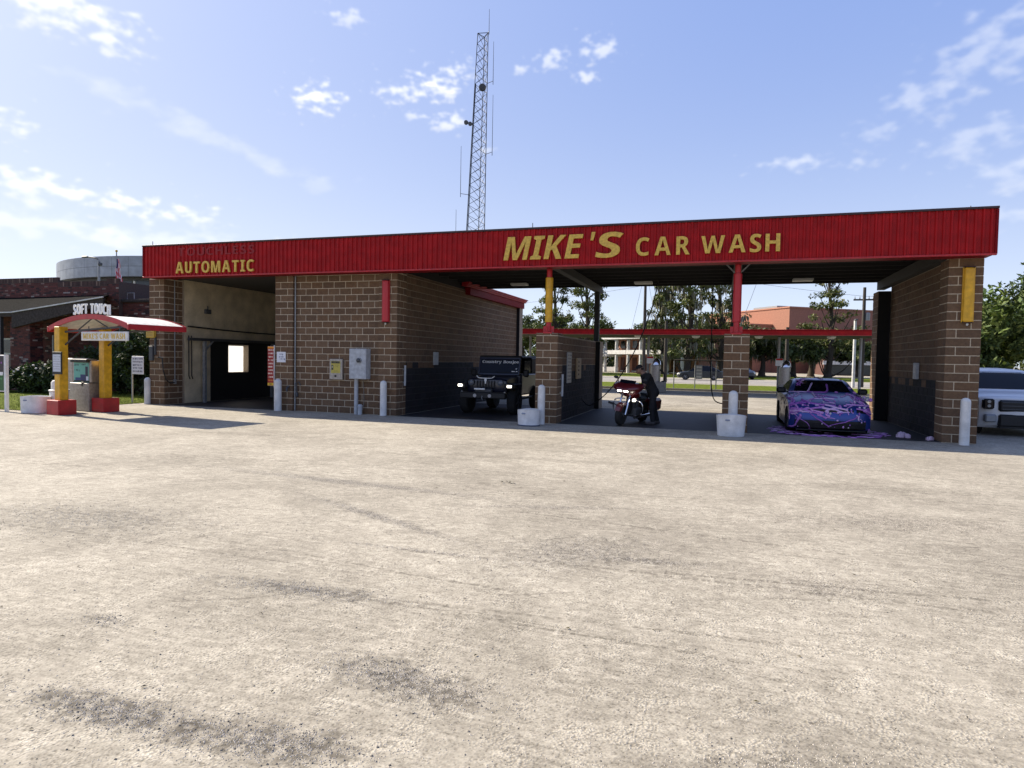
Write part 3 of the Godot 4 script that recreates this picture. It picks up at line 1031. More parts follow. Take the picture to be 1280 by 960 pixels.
func automatic_bay(B: Node3D) -> void:
	var L := MB.new()  # left wall round its frosted window
	var x0 := -18.34
	var x1 := -18.06
	L.box(Vector3(x0, 0, -2.96), Vector3(x1, 4.42, -0.8))
	L.box(Vector3(x0, 0, -12.2), Vector3(x1, 4.42, -4.08))
	L.box(Vector3(x0, 0, -4.08), Vector3(x1, 1.07, -2.96))
	L.box(Vector3(x0, 2.12, -4.08), Vector3(x1, 4.42, -2.96))
	var w := part(B, "bay_wall", L, M.dark_mortar)
	# glassboard panels on the wall
	for k in 9:
		var z := -0.82 - k * 1.22
		var p := MB.new()
		var top := 4.36
		var lo := 2.26 if z < -1.3 else 0.02
		p.box(Vector3(x1, lo, z - 1.21), Vector3(x1 + 0.006, top, z))
		put(w, "wall_panel", p.mesh(), M.frp)
	var d := MB.new()
	for q in [[-2.05, -2.96, 0.02, 2.25], [-4.08, -11.5, 0.02, 2.25], [-2.96, -4.08, 0.02, 1.06], [-2.96, -4.08, 2.13, 2.25]]:
		d.box(Vector3(x1, q[2], q[1]), Vector3(x1 + 0.012, q[3], q[0]))
	put(w, "splash_panel", d.mesh(), M.black_panel)
	var g := MB.new()
	g.quad(Vector3(-18.30, 1.06, -2.95), Vector3(-18.30, 1.06, -4.09), Vector3(-18.30, 2.13, -4.09), Vector3(-18.30, 2.13, -2.95))
	var wn := put(w, "window", g.mesh(), M.frosted)
	wn.set_meta("label", "bright frosted window in the automatic bay wall")
	# guide rail on posts
	var r := MB.new()
	r.box(Vector3(-17.86, 2.22, -9.5), Vector3(-17.76, 2.32, -0.75))
	part(B, "guide_rail", r, M.dark_metal)
	for z in [-1.5, -5.2]:
		r = MB.new()
		r.box(Vector3(-17.86, 0, z - 0.05), Vector3(-17.76, 2.215, z + 0.05))
		r.obox(Vector3(-17.81, 2.06, z - 0.22), Vector3(0.05, 0.05, 0.6), Basis(Vector3.RIGHT, 0.75))
		part(B, "rail_post", r, M.galv)
	r = MB.new()
	var pts := []
	for k in 13: pts.append(Vector3(-17.98, 2.72 - 0.10 * sin(PI * k / 12.0) , -0.9 - k * 0.75))
	r.tube(pts, 0.025, 0.025, 6)
	part(B, "pipe", r, M.black)
	r = MB.new()
	r.bev(Vector3(-18.0, 3.30, -1.85), Vector3(0.1, 0.16, 0.26), 0.01)
	r.cyl(Vector3(-18.0, 3.36, -1.85), Vector3(-18.0, 3.5, -1.85), 0.02, 0.02, 6)
	part(B, "junction_box", r, M.iron)
	# conduits and hoses on the left pier
	r = MB.new()
	r.cyl(Vector3(-18.09, 0.75, -0.42), Vector3(-18.09, 4.28, -0.42), 0.018, 0.018, 6)
	r.bev(Vector3(-18.09, 0.78, -0.42), Vector3(0.07, 0.16, 0.1), 0.01)
	part(B, "conduit", r, M.galv)
	r = MB.new()
	r.tube([Vector3(-18.35, 1.62, 0.03), Vector3(-18.16, 1.58, 0.04), Vector3(-18.12, 1.2, 0.05), Vector3(-18.10, 0.86, -0.05), Vector3(-18.07, 0.74, -0.2), Vector3(-18.07, 0.76, -0.4)], 0.02, 0.02, 6)
	part(B, "hose", r, M.black)
	r = MB.new()
	for z in [-0.95, -1.08]:
		r.tube([Vector3(-18.0, 2.4, z), Vector3(-17.99, 1.6, z), Vector3(-17.99, 0.98, z), Vector3(-18.0, 0.86, z - 0.06)], 0.017, 0.017, 6)
	part(B, "hose", r, M.black)
	# plant room wall on the right of the bay, ceiling, far door frame
	r = MB.new()
	r.box(Vector3(-18.06, 4.33, -12.2), Vector3(-13.6, 4.41, -0.02))
	part(B, "bay_ceiling", r, M.beam)
	r = MB.new()
	r.box(Vector3(-18.06, 3.2, -12.45), Vector3(-13.6, 4.33, -12.2))
	part(B, "exit_lintel", r, M.dark_mortar)
	# downpipe in the corner of the front wall
	r = MB.new()
	r.cyl(Vector3(-12.93, 0.02, -0.06), Vector3(-12.93, 4.27, -0.06), 0.022, 0.022, 8)
	part(B, "downpipe", r, M.galv)
	r = MB.new()
	r.tube([Vector3(-13.12, 0.78, 0.02), Vector3(-13.12, 0.72, 0.10), Vector3(-13.10, 0.62, 0.12)], 0.04, 0.03, 8)
	r.tube([Vector3(-12.86, 0.45, -0.09), Vector3(-12.86, 0.9, -0.02), Vector3(-12.74, 0.93, 0.0), Vector3(-12.7, 0.82, -0.02)], 0.02, 0.02, 8)
	r.ball(Vector3(-12.86, 0.52, -0.05), Vector3(0.05, 0.09, 0.05), 8)
	part(B, "water_tap", r, M.iron, 40)


# ---------------------------------------------------------------- things on and before the front wall
func print_sheet(w: int, h: int, paper: Color, ink: Color, rows: Array) -> StandardMaterial3D:  # a printed sheet too small to read: rows of [y0, y1, x0, x1] in shares
	var im := Image.create(w, h, false, Image.FORMAT_RGB8)
	im.fill(paper)
	rng.seed = w * 31 + h
	for r in rows:
		var col: Color = r[4] if r.size() > 4 else ink
		if r.size() > 5:
			im.fill_rect(Rect2i(int(r[2] * w), int(r[0] * h), int((r[3] - r[2]) * w), maxi(1, int((r[1] - r[0]) * h))), col)
			continue
		var x := int(r[2] * w)
		while x < int(r[3] * w):
			var k := rng.randi_range(2, 6)
			for i in k:
				if rng.randf() < 0.78: im.fill_rect(Rect2i(x + i, int(r[0] * h) + rng.randi_range(0, 1), 1, maxi(1, int((r[1] - r[0]) * h) - rng.randi_range(0, 1))), col)
			x += k + 2
	var m := mat(Color(1, 1, 1), 0.55)
	m.albedo_texture = ImageTexture.create_from_image(im)
	return m

func sheet_quad(o: Vector3, u: Vector3, up: Vector3, r := Rect2(0, 0, 1, 1)) -> MB:
	var b := MB.new()
	b.quad_uv(o, o + u, o + u + up, o + up, r)
	return b

func bollard(x: float, z: float, h: float, r: float, label: String) -> void:
	var t := thing("bollard", label, "bollard", Vector3(x, 0, z), 0.0, "white bollards along the car wash front")
	var b := MB.new()
	var prof := [Vector2(r, -0.02), Vector2(r, h - r * 0.95)]
	for k in range(1, 7):
		var a := k * PI / 12.0
		prof.append(Vector2(maxf(r * cos(a), 0.004), h - r * 0.95 + r * 0.95 * sin(a)))
	b.lathe(prof, Vector3.ZERO, 24)
	part(t, "post", b, M.white, 45)
	b = MB.new()
	b.lathe([Vector2(r + 0.004, 0.0), Vector2(r + 0.03, 0.003), Vector2(r + 0.02, 0.012), Vector2(r + 0.001, 0.016)], Vector3.ZERO, 20)
	part(t, "footing", b, M.kerb, 30)

func tub(x: float, z: float, turn: float, w0: float, w1: float, h: float, flat: bool, label: String) -> void:
	var t := thing("trash_tub", label, "trash bin", Vector3(x, 0, z), turn, "white trash tubs")
	var b := MB.new()
	var rings := []
	for q in [[0.96, 0.0, 0.0], [1.0, 0.02, 0.0], [1.0, 1.0, 0.0], [0.95, 1.0, 0.0], [0.93, 0.06, 0.0]]:
		var o := PackedVector3Array()
		var hw: float = lerpf(w0, w1, q[1]) * 0.5 * q[0]
		for i in 28:
			var a := TAU * i / 28.0
			var px := cos(a) * hw
			var pz := -sin(a) * hw * 0.82
			if flat and pz < -hw * 0.3: pz = -hw * 0.3 * (1.0 if q[0] > 0.94 else 0.9)
			o.append(Vector3(px, q[1] * h + (0.03 * (1.0 - pow(px / hw, 2.0)) if q[1] == 1.0 else 0.0), pz))
		rings.append(o)
	b.loft(rings)
	part(t, "tub", b, M.tub, 35)
	b = MB.new()
	b.lathe([Vector2(0.5 * w0 - 0.012, 0.0), Vector2(0.5 * w0 + 0.012, 0.005), Vector2(0.5 * w0 + 0.012, 0.03), Vector2(0.5 * w0 - 0.005, 0.036)], Vector3.ZERO, 28, Basis.IDENTITY, 1.0, 0.82)
	if not flat: part(t, "base_ring", b, mat(lin(0.05, 0.07, 0.12), 0.6), 35)
	b = MB.new()
	b.bev(Vector3(-w1 * 0.12, h * 0.80, w1 * 0.5 * 0.82 * 0.965), Vector3(0.11, 0.04, 0.016), 0.008)
	part(t, "badge", b, mat(lin(0.20, 0.24, 0.32), 0.5))

func wall_tube(x: float, z: float, y0: float, y1: float, m: Material, called: String, label: String) -> void:  # long box light on a pier
	var t := thing(called, label, "wall light", Vector3(x, y0, z), 0.0, "long coloured wall lights on the end piers")
	var b := MB.new()
	b.bev(Vector3(0, (y1 - y0) * 0.5, 0.05), Vector3(0.20, y1 - y0, 0.10), 0.03)
	part(t, "cover", b, m, 50)
	b = MB.new()
	b.bev(Vector3(0, y1 - y0 + 0.012, 0.05), Vector3(0.22, 0.024, 0.115), 0.006)
	b.bev(Vector3(0, -0.008, 0.05), Vector3(0.21, 0.016, 0.105), 0.004)
	part(t, "end_cap", b, M.cap)
	for s in [-1.0, 1.0]:
		b = MB.new()
		b.box(Vector3(s * 0.112 - 0.008, 0.0, -0.002), Vector3(s * 0.112 + 0.008, y1 - y0, 0.05))
		part(t, "side_flange", b, M.pipe_red if m == M.pipe_red else M.yellow)
	b = MB.new()
	b.ball(Vector3(0, -0.05, 0.04), Vector3(0.03, 0.035, 0.03), 8)
	part(t, "lamp", b, M.lamp_glass, 50)

func front_things() -> void:
	bollard(-18.80, 0.05, 0.92, 0.10, "white bollard behind the small sign at the left pier")
	bollard(-13.36, 0.22, 1.02, 0.115, "white bollard beside the red price board")
	bollard(-9.66, 0.16, 1.06, 0.10, "white bollard under the red wall light right of the grey meter box")
	bollard(-4.70, 0.42, 1.09, 0.10, "white bollard standing against the round white tub")
	bollard(0.24, 0.52, 1.09, 0.11, "white bollard rising behind the tapered white tub")
	bollard(5.20, 0.45, 1.08, 0.10, "white bollard under the yellow wall light")
	tub(-4.93, 0.82, 0.0, 0.58, 0.62, 0.42, false, "round white plastic tub beside the bollard left of the motorcycle")
	tub(0.20, 0.86, 0.0, 0.62, 0.70, 0.50, true, "tapered white tub with curved rim left of the blue car")
	tub(-18.72, 3.95, 0.35, 0.74, 0.78, 0.46, true, "sunlit white tub next to the red kiosk footing")
	wall_tube(-9.68, 0.003, 2.81, 4.05, M.pipe_red, "wall_light", "long red wall light on the block pier above the bollard")
	wall_tube(5.28, 0.003, 2.80, 4.05, M.yellow, "wall_light", "long yellow wall light on the right end pier")
	# meter box
	var t := thing("meter_box", "large grey electric meter box on block wall with conduit below", "meter box", Vector3(-10.54, 1.08, -0.1))
	var b := MB.new()
	b.bev(Vector3(0, 0.46, 0.14), Vector3(0.58, 0.92, 0.28), 0.012)
	part(t, "cabinet", b, M.box_grey)
	b = MB.new()
	b.bev(Vector3(-0.005, 0.46, 0.283), Vector3(0.54, 0.88, 0.012), 0.004)
	part(t, "door", b, M.box_grey)
	b = MB.new()
	b.cyl(Vector3(0.06, 0.57, 0.28), Vector3(0.06, 0.57, 0.33), 0.085, 0.085, 20)
	var ring := part(t, "meter_ring", b, M.galv, 40)
	b = MB.new()
	b.ball(Vector3(0.06, 0.57, 0.33), Vector3(0.068, 0.068, 0.05), 14)
	var g := mat(lin(0.05, 0.055, 0.06), 0.08)
	part(ring, "meter_glass", b, g, 60)
	b = MB.new()
	b.cyl(Vector3(-0.13, -1.08, 0.12), Vector3(-0.13, 0.02, 0.12), 0.062, 0.062, 16)
	part(t, "conduit", b, M.box_grey, 40)
	b = MB.new()
	b.cyl(Vector3(0.03, -1.08, 0.16), Vector3(0.03, -0.80, 0.16), 0.068, 0.068, 16)
	b.cyl(Vector3(0.03, -0.83, 0.16), Vector3(0.03, -0.77, 0.16), 0.085, 0.05, 16)
	part(t, "capped_pipe", b, M.box_grey, 40)
	b = MB.new()
	b.tube([Vector3(0.04, 0.02, 0.03), Vector3(0.07, -0.3, 0.02), Vector3(0.08, -0.7, 0.02), Vector3(0.06, -0.95, 0.06)], 0.008, 0.008, 5)
	part(t, "ground_wire", b, M.kerb)
	# change machine let into the wall
	t = thing("change_machine", "small steel change machine with yellow face in block wall", "change machine", Vector3(-11.42, 1.04, -0.1))
	b = MB.new()
	b.bev(Vector3(0, 0.32, 0.035), Vector3(0.46, 0.64, 0.09), 0.01)
	part(t, "housing", b, M.steel)
	var face := print_sheet(48, 64, Color(0.72, 0.66, 0.30), Color(0.16, 0.15, 0.1), [[0.02, 0.2, 0.05, 0.95, Color(0.10, 0.10, 0.08), 1], [0.06, 0.14, 0.15, 0.9, Color(0.5, 0.46, 0.3)], [0.3, 0.36, 0.4, 0.9], [0.45, 0.5, 0.4, 0.8], [0.32, 0.75, 0.06, 0.28, Color(0.2, 0.2, 0.17), 1], [0.4, 0.6, 0.1, 0.24, Color(0.6, 0.6, 0.5), 1], [0.8, 0.84, 0.35, 0.8], [0.9, 0.94, 0.3, 0.85]])
	part(t, "face_plate", sheet_quad(Vector3(-0.17, 0.20, 0.082), Vector3(0.33, 0, 0), Vector3(0, 0.37, 0)), face)
	b = MB.new()
	b.cyl(Vector3(-0.01, 0.11, 0.07), Vector3(-0.01, 0.11, 0.095), 0.035, 0.035, 12)
	part(t, "coin_cup", b, M.black)
	# two taps stubs, price board, small notice
	t = thing("price_board", "tall narrow red and yellow price board hung in the automatic bay entrance", "price board", Vector3(-13.78, 0.78, 0.02))
	b = MB.new()
	b.bev(Vector3(0, 0.63, 0), Vector3(0.235, 1.26, 0.02), 0.004)
	part(t, "board", b, M.white)
	var rows := [[0.0, 0.05, 0.0, 1.0, Color(0.86, 0.55, 0.12), 1], [0.93, 1.0, 0.0, 1.0, Color(0.85, 0.68, 0.15), 1], [0.945, 0.985, 0.3, 0.75, Color(0.1, 0.08, 0.05)]]
	for k in 10: rows.append([0.07 + k * 0.086, 0.07 + k * 0.086 + 0.045, 0.08, 0.94, Color(0.93, 0.90, 0.82) if k < 9 else Color(0.85, 0.55, 0.2)])
	part(t, "print", sheet_quad(Vector3(-0.113, 0.005, 0.0125), Vector3(0.226, 0, 0), Vector3(0, 1.25, 0)), print_sheet(40, 220, Color(0.55, 0.06, 0.07), Color(1, 1, 1), rows))
	b = MB.new()
	b.box(Vector3(0.118, -0.05, -0.012), Vector3(0.142, 1.30, 0.012))
	b.box(Vector3(0.118, 0.3, -0.08), Vector3(0.142, 0.33, -0.005))
	b.box(Vector3(0.118, 1.0, -0.08), Vector3(0.142, 1.03, -0.005))
	part(t, "bracket", b, M.white)
	t = thing("notice_sign", "small white paper notice on the block pier beside the price board", "notice", Vector3(-13.40, 1.54, 0.003))
	b = MB.new()
	b.box(Vector3(-0.165, 0, 0), Vector3(0.165, 0.33, 0.008))
	part(t, "sheet", b, M.white_clean)
	part(t, "print", sheet_quad(Vector3(-0.16, 0.005, 0.010), Vector3(0.32, 0, 0), Vector3(0, 0.32, 0)), print_sheet(40, 40, Color(0.84, 0.85, 0.87), Color(0.4, 0.42, 0.5), [[0.15, 0.3, 0.3, 0.75], [0.4, 0.55, 0.25, 0.8], [0.62, 0.8, 0.35, 0.85]]))
	# bay wall boards
	t = thing("instruction_board", "tall white instruction board on the dark wall beside the motorcycle", "sign", Vector3(-4.475, 1.08, -1.86))
	b = MB.new()
	b.box(Vector3(0, 0, -0.30), Vector3(0.012, 0.92, 0.30))
	part(t, "board", b, M.box_grey)
	rows = []
	for k in 8: rows.append([0.06 + k * 0.115, 0.12 + k * 0.115, 0.1, 0.9])
	part(t, "print", sheet_quad(Vector3(0.0145, 0.01, 0.29), Vector3(0, 0, -0.58), Vector3(0, 0.90, 0)), print_sheet(48, 96, Color(0.66, 0.64, 0.60), Color(0.25, 0.25, 0.27), rows))
	t = thing("selector_panel", "tan control panel on the dark wall behind the motorcycle", "control panel", Vector3(-4.475, 1.18, -3.08))
	b = MB.new()
	b.bev(Vector3(0.03, 0.33, 0), Vector3(0.06, 0.66, 0.62), 0.01)
	part(t, "panel", b, grained_tan())
	for k in 4:
		b = MB.new()
		b.cyl(Vector3(0.055, 0.14 + 0.13 * k, 0.1), Vector3(0.075, 0.14 + 0.13 * k, 0.1), 0.03, 0.03, 10)
		part(t, "button", b, M.black)
	t = thing("coin_box", "pale vertical coin box on the inner face of the right end pier wall", "coin box", Vector3(4.975, 1.42, -2.6))
	b = MB.new()
	b.bev(Vector3(-0.04, 0.22, 0), Vector3(0.08, 0.44, 0.30), 0.01)
	part(t, "housing", b, M.box_grey)
	b = MB.new()
	b.bev(Vector3(-0.082, 0.27, 0), Vector3(0.006, 0.2, 0.2), 0.002)
	part(t, "face_plate", b, M.white)
	t = thing("coin_box", "pale coin box on the dark wall left of the black off-road vehicle", "coin box", Vector3(-9.405, 1.52, -2.9))
	b = MB.new()
	b.bev(Vector3(0.04, 0.22, 0), Vector3(0.08, 0.44, 0.30), 0.01)
	part(t, "housing", b, M.box_grey)
	# wands and hoses at the bay corners
	for q in [[-9.30, -0.42, 0.9, "grey spray wand holder on the corner of the first bay"], [-4.36, -0.35, 0.75, "grey spray wand holder on the pier left of the motorcycle"]]:
		t = thing("wand_holder", q[3], "wand holder", Vector3(q[0], q[2], q[1]))
		b = MB.new()
		b.cyl(Vector3(0.05, 0, 0), Vector3(0.05, 0.62, 0), 0.035, 0.035, 10)
		part(t, "holder_tube", b, M.box_grey, 40)
		b = MB.new()
		b.obox(Vector3(0.02, 0.1, 0), Vector3(0.07, 0.04, 0.05))
		b.obox(Vector3(0.02, 0.5, 0), Vector3(0.07, 0.04, 0.05))
		part(t, "bracket", b, M.galv)
	hose("black hose looping from the ceiling to the motorcycle wand", [Vector3(-2.15, 4.45, -4.6), Vector3(-2.25, 3.4, -3.6), Vector3(-2.6, 2.1, -2.6), Vector3(-3.2, 1.0, -2.3), Vector3(-4.0, 0.35, -3.0), Vector3(-4.42, 0.5, -3.6)])
	hose("black hose hanging in a loop left of the middle pier", [Vector3(-0.42, 4.45, -5.2), Vector3(-0.42, 2.6, -5.0), Vector3(-0.40, 1.3, -4.8), Vector3(-0.30, 0.62, -4.6), Vector3(-0.05, 0.46, -4.5), Vector3(0.07, 0.55, -4.4)])

func grained_tan() -> StandardMaterial3D:
	if not M.has("tan"): M.tan = mat(lin(0.36, 0.25, 0.14), 0.6)
	return M.tan

func smooth_path(pts: Array, n := 6) -> Array:
	var o := []
	for i in pts.size() - 1:
		var p0: Vector3 = pts[maxi(i - 1, 0)]
		var p3: Vector3 = pts[mini(i + 2, pts.size() - 1)]
		for k in n: o.append((pts[i] as Vector3).cubic_interpolate(pts[i + 1], p0, p3, float(k) / n))
	o.append(pts[-1])
	return o

func hose(label: String, pts: Array) -> void:
	var t := world_thing("hose", label, "hose", pts[-1] * Vector3(1, 0, 1), "black wash hoses")
	var b := MB.new()
	b.tube(smooth_path(pts, 8), 0.017, 0.017, 6)
	part(t, "line", b, M.rubber, 50)

# ---------------------------------------------------------------- pay kiosk at the left
func kiosk() -> void:
	var turn := -deg_to_rad(8.0)
	var t := thing("pay_canopy", "arched red and white canopy on two yellow posts with red footings", "canopy", Vector3(-17.61, 0, 4.04), turn)
	var H := 2.42
	var x0 := -0.44
	var x1 := 3.04
	var rise := 0.30
	var z0 := 0.10
	var z1 := -1.58
	var N := 20
	var top := MB.new()
	var band := MB.new()
	var under := MB.new()
	var arc := []
	for i in N + 1:
		var s := float(i) / N
		var y := H + rise * (1.0 - pow(2.0 * s - 1.0, 2.0)) + 0.05 * s - 0.02
		arc.append(Vector3(lerpf(x0, x1, s), y, 0))
	for i in N:
		var a: Vector3 = arc[i]
		var b: Vector3 = arc[i + 1]
		var up := Vector3(0, 0.035, 0)
		var f := Vector3(0, 0, z0 - 0.02)
		var k := Vector3(0, 0, z1 + 0.02)
		top.quad(a + f + up, b + f + up, b + k + up, a + k + up)
		under.quad(b + f, a + f, a + k, b + k)
		var dn := Vector3(0, -0.085, 0)
		for q in [[z0, 0.02], [z1, 0.02]]:
			var zf := Vector3(0, 0, q[0])
			var zb := Vector3(0, 0, q[0] - 0.03)
			band.quad(a + zf + dn, b + zf + dn, b + zf + up * 1.5, a + zf + up * 1.5)
			band.quad(b + zb + dn, a + zb + dn, a + zb + up * 1.5, b + zb + up * 1.5)
			band.quad(a + zf + up * 1.5, b + zf + up * 1.5, b + zb + up * 1.5, a + zb + up * 1.5)
			band.quad(a + zb + dn, b + zb + dn, b + zf + dn, a + zf + dn)
	part(t, "roof_sheet", top, M.canopy_white, 30)
	part(t, "soffit", under, M.canopy_white, 30)
	part(t, "arched_band", band, M.red_trim, 30)
	for e in [arc[0], arc[N]]:
		var b := MB.new()
		b.bev(Vector3(e.x, e.y - 0.02, (z0 + z1) * 0.5), Vector3(0.05, 0.15, z0 - z1 + 0.02), 0.008)
		part(t, "eave_band", b, M.red_trim)
	# frame under the roof
	for z in [-0.05, -1.25]:
		var b := MB.new()
		b.cyl(Vector3(-0.1, 2.30, z), Vector3(2.7, 2.44, z), 0.03, 0.03, 8)
		b.cyl(Vector3(0.0, 1.9, z), Vector3(0.9, 2.36, z), 0.025, 0.025, 8)
		b.cyl(Vector3(0.7, 2.36, z), Vector3(1.3, 2.66, z), 0.018, 0.018, 6)
		b.cyl(Vector3(2.0, 2.42, z), Vector3(1.4, 2.66, z), 0.018, 0.018, 6)
		part(t, "roof_truss", b, M.iron)
	for z in [0.0, -1.24]:
		var b := MB.new()
		b.bev(Vector3(0.0, 1.42, z), Vector3(0.24, 2.06, 0.24), 0.012)
		part(t, "post", b, M.yellow)
		b = MB.new()
		b.bev(Vector3(0.0, 0.205, z), Vector3(0.54, 0.41, 0.5), 0.012)
		part(t, "footing", b, M.red_trim)
	# hanging sign
	var sb := MB.new()
	sb.bev(Vector3(2.07, 2.185, 0.09), Vector3(1.94, 0.24, 0.05), 0.01)
	var sign := part(t, "hanging_sign", sb, M.canopy_white)
	letters(sign, "MIKE'S CAR WASH", 1.20, 2.94, 2.115, 2.255, 0.118, M.gold, 0.006, 0.0, 0.16)
	for x in [1.4, 2.7]:
		var b := MB.new()
		b.cyl(Vector3(x, 2.28, 0.09), Vector3(x, 2.45, 0.09), 0.012, 0.012, 6)
		part(sign, "hanger", b, M.iron)
	letters(t, "SOFT TOUCH", 0.72, 2.30, 2.79, 3.06, 0.08, M.print_white, 0.03, 0.0, 0.17, null, "letter", [0.05, 1.35, 0.9])
	# framed notice on the near post
	var n := thing("notice_board", "framed white notice on the front yellow kiosk post", "notice", t.position, turn)
	var b := MB.new()
	b.bev(Vector3(0.06, 1.44, 0.14), Vector3(0.42, 0.62, 0.03), 0.006)
	part(n, "frame", b, M.black)
	var rows := []
	for k in 6: rows.append([0.12 + k * 0.14, 0.17 + k * 0.14, 0.1, 0.9, Color(0.45, 0.46, 0.48)])
	part(n, "print", sheet_quad(Vector3(-0.12, 1.20, 0.158), Vector3(0.36, 0, 0), Vector3(0, 0.48, 0)), print_sheet(48, 64, Color(0.72, 0.74, 0.77), Color(0.4, 0.4, 0.4), rows))
	# pay station
	var p := thing("pay_station", "stainless steel pay station with teal screen between the yellow posts", "pay station", t.position, turn)
	b = MB.new()
	b.bev(Vector3(-0.75, 0.42, -1.2), Vector3(0.92, 0.84, 0.55), 0.015)
	part(p, "base_cabinet", b, M.steel)
	b = MB.new()
	b.bev(Vector3(-0.72, 1.18, -1.22), Vector3(0.88, 0.66, 0.48), 0.02)
	part(p, "head_cabinet", b, M.steel)
	b = MB.new()
	b.bev(Vector3(-1.45, 0.78, -1.25), Vector3(0.46, 1.56, 0.5), 0.02)
	part(p, "side_cabinet", b, M.steel)
	b = MB.new()
	b.bev(Vector3(-0.72, 1.50, -1.05), Vector3(0.80, 0.10, 0.34), 0.02)
	part(p, "visor", b, M.black)
	var scr := print_sheet(64, 56, Color(0.36, 0.62, 0.58), Color(0.06, 0.10, 0.16), [[0.08, 0.18, 0.06, 0.32], [0.06, 0.14, 0.5, 0.62], [0.05, 0.13, 0.72, 0.82], [0.34, 0.46, 0.06, 0.44, Color(0.05, 0.2, 0.22)], [0.2, 1.0, 0.78, 0.96, Color(0.07, 0.10, 0.20), 1], [0.62, 1.0, 0.45, 0.8, Color(0.10, 0.16, 0.36), 1], [0.78, 1.0, 0.1, 0.5, Color(0.12, 0.2, 0.42), 1], [0.7, 0.92, 0.82, 0.98, Color(0.75, 0.8, 0.85), 1], [0.92, 1.0, 0.0, 1.0, Color(0.03, 0.03, 0.05), 1]])
	part(p, "screen", sheet_quad(Vector3(-1.08, 0.86, -0.972), Vector3(0.72, 0, 0), Vector3(0, 0.58, 0)), scr)
	b = MB.new()
	b.bev(Vector3(-0.6, 0.80, -0.95), Vector3(0.12, 0.14, 0.05), 0.01)
	part(p, "card_reader", b, M.black)
	# vacuum drum behind the near post
	var d := thing("white_canister", "white plastic canister standing behind the front kiosk post", "canister", t.position + Vector3(-0.80, 0, -0.55))
	b = MB.new()
	b.lathe([Vector2(0.20, 0.0), Vector2(0.24, 0.02), Vector2(0.24, 0.62), Vector2(0.20, 0.66), Vector2(0.20, 0.86), Vector2(0.16, 0.92), Vector2(0.02, 0.94)], Vector3.ZERO, 20)
	part(d, "drum", b, M.white, 40)
	b = MB.new()
	b.lathe([Vector2(0.245, 0.60), Vector2(0.262, 0.61), Vector2(0.262, 0.64), Vector2(0.245, 0.65)], Vector3.ZERO, 20)
	part(d, "rim", b, M.white, 40)

func left_signs() -> void:
	# sign on a post by the left pier
	var t := thing("lane_sign", "white text sign on a slim post left of the automatic bay", "sign", Vector3(-19.55, 0, -0.02))
	var b := MB.new()
	b.box(Vector3(-0.02, 0, -0.02), Vector3(0.02, 1.58, 0.02))
	part(t, "post", b, M.galv)
	b = MB.new()
	b.bev(Vector3(0.28, 1.33, 0.03), Vector3(0.52, 0.62, 0.012), 0.003)
	part(t, "board", b, M.white_clean)
	var rows := []
	for k in 5: rows.append([0.08 + k * 0.18, 0.18 + k * 0.18, 0.08, 0.92, Color(0.30, 0.27, 0.30)])
	part(t, "print", sheet_quad(Vector3(0.03, 1.03, 0.038), Vector3(0.5, 0, 0), Vector3(0, 0.6, 0)), print_sheet(56, 64, Color(0.80, 0.78, 0.78), Color(0.3, 0.3, 0.3), rows))
	# signal light on the pier
	t = thing("lane_signal", "small yellow lane signal box on the left block pier", "signal", Vector3(-18.50, 2.05, 0.003))
	b = MB.new()
	b.bev(Vector3(-0.12, 0.35, 0.06), Vector3(0.34, 0.24, 0.12), 0.015)
	part(t, "head", b, M.gold)
	b = MB.new()
	for k in 3: b.box(Vector3(-0.24, 0.275 + k * 0.06, 0.121), Vector3(0.0, 0.305 + k * 0.06, 0.126))
	part(t, "lens", b, M.gold_edge)
	b = MB.new()
	b.box(Vector3(0.0, -0.35, 0.0), Vector3(0.05, 0.26, 0.05))
	b.bev(Vector3(-0.12, -0.3, 0.05), Vector3(0.16, 0.5, 0.08), 0.01)
	part(t, "bracket", b, M.iron)
	# purple and green sign at the left edge
	t = thing("menu_sign", "purple and green menu sign in a white frame at the left edge", "sign", Vector3(-19.68, 0, 4.10), -0.12)
	b = MB.new()
	b.box(Vector3(-0.03, 0, -0.04), Vector3(0.05, 1.64, 0.04))
	part(t, "post", b, M.white)
	b = MB.new()
	b.box(Vector3(-0.92, 0, -0.05), Vector3(-0.82, 1.64, 0.05))
	part(t, "post", b, M.white)
	b = MB.new()
	b.bev(Vector3(-0.43, 1.10, 0), Vector3(0.78, 1.06, 0.06), 0.01)
	part(t, "board", b, M.white)
	part(t, "print", sheet_quad(Vector3(-0.80, 0.60, 0.033), Vector3(0.74, 0, 0), Vector3(0, 1.0, 0)), print_sheet(74, 100, Color(0.07, 0.02, 0.07), Color(0.5, 0.2, 0.5), [[0.0, 0.4, 0.0, 1.0, Color(0.11, 0.03, 0.11), 1], [0.16, 0.22, 0.3, 0.9, Color(0.55, 0.25, 0.6)], [0.46, 0.54, 0.5, 0.96, Color(0.8, 0.8, 0.8), 1], [0.52, 1.0, 0.0, 1.0, Color(0.03, 0.30, 0.09), 1], [0.62, 0.68, 0.1, 0.9, Color(0.3, 0.6, 0.35)], [0.48, 0.56, 0.55, 0.95, Color(0.82, 0.82, 0.82), 1]]))
	# little floodlight by the grass
	t = thing("ground_floodlight", "small white floodlight stake at the grass edge", "floodlight", Vector3(-19.5, 0, 2.0))
	b = MB.new()
	b.cyl(Vector3(0, 0, 0), Vector3(0.03, 0.14, 0), 0.02, 0.02, 8)
	part(t, "stake", b, M.galv, 40)
	b = MB.new()
	b.cyl(Vector3(-0.05, 0.10, 0.02), Vector3(0.12, 0.30, -0.02), 0.07, 0.10, 14)
	part(t, "head", b, M.white, 40)


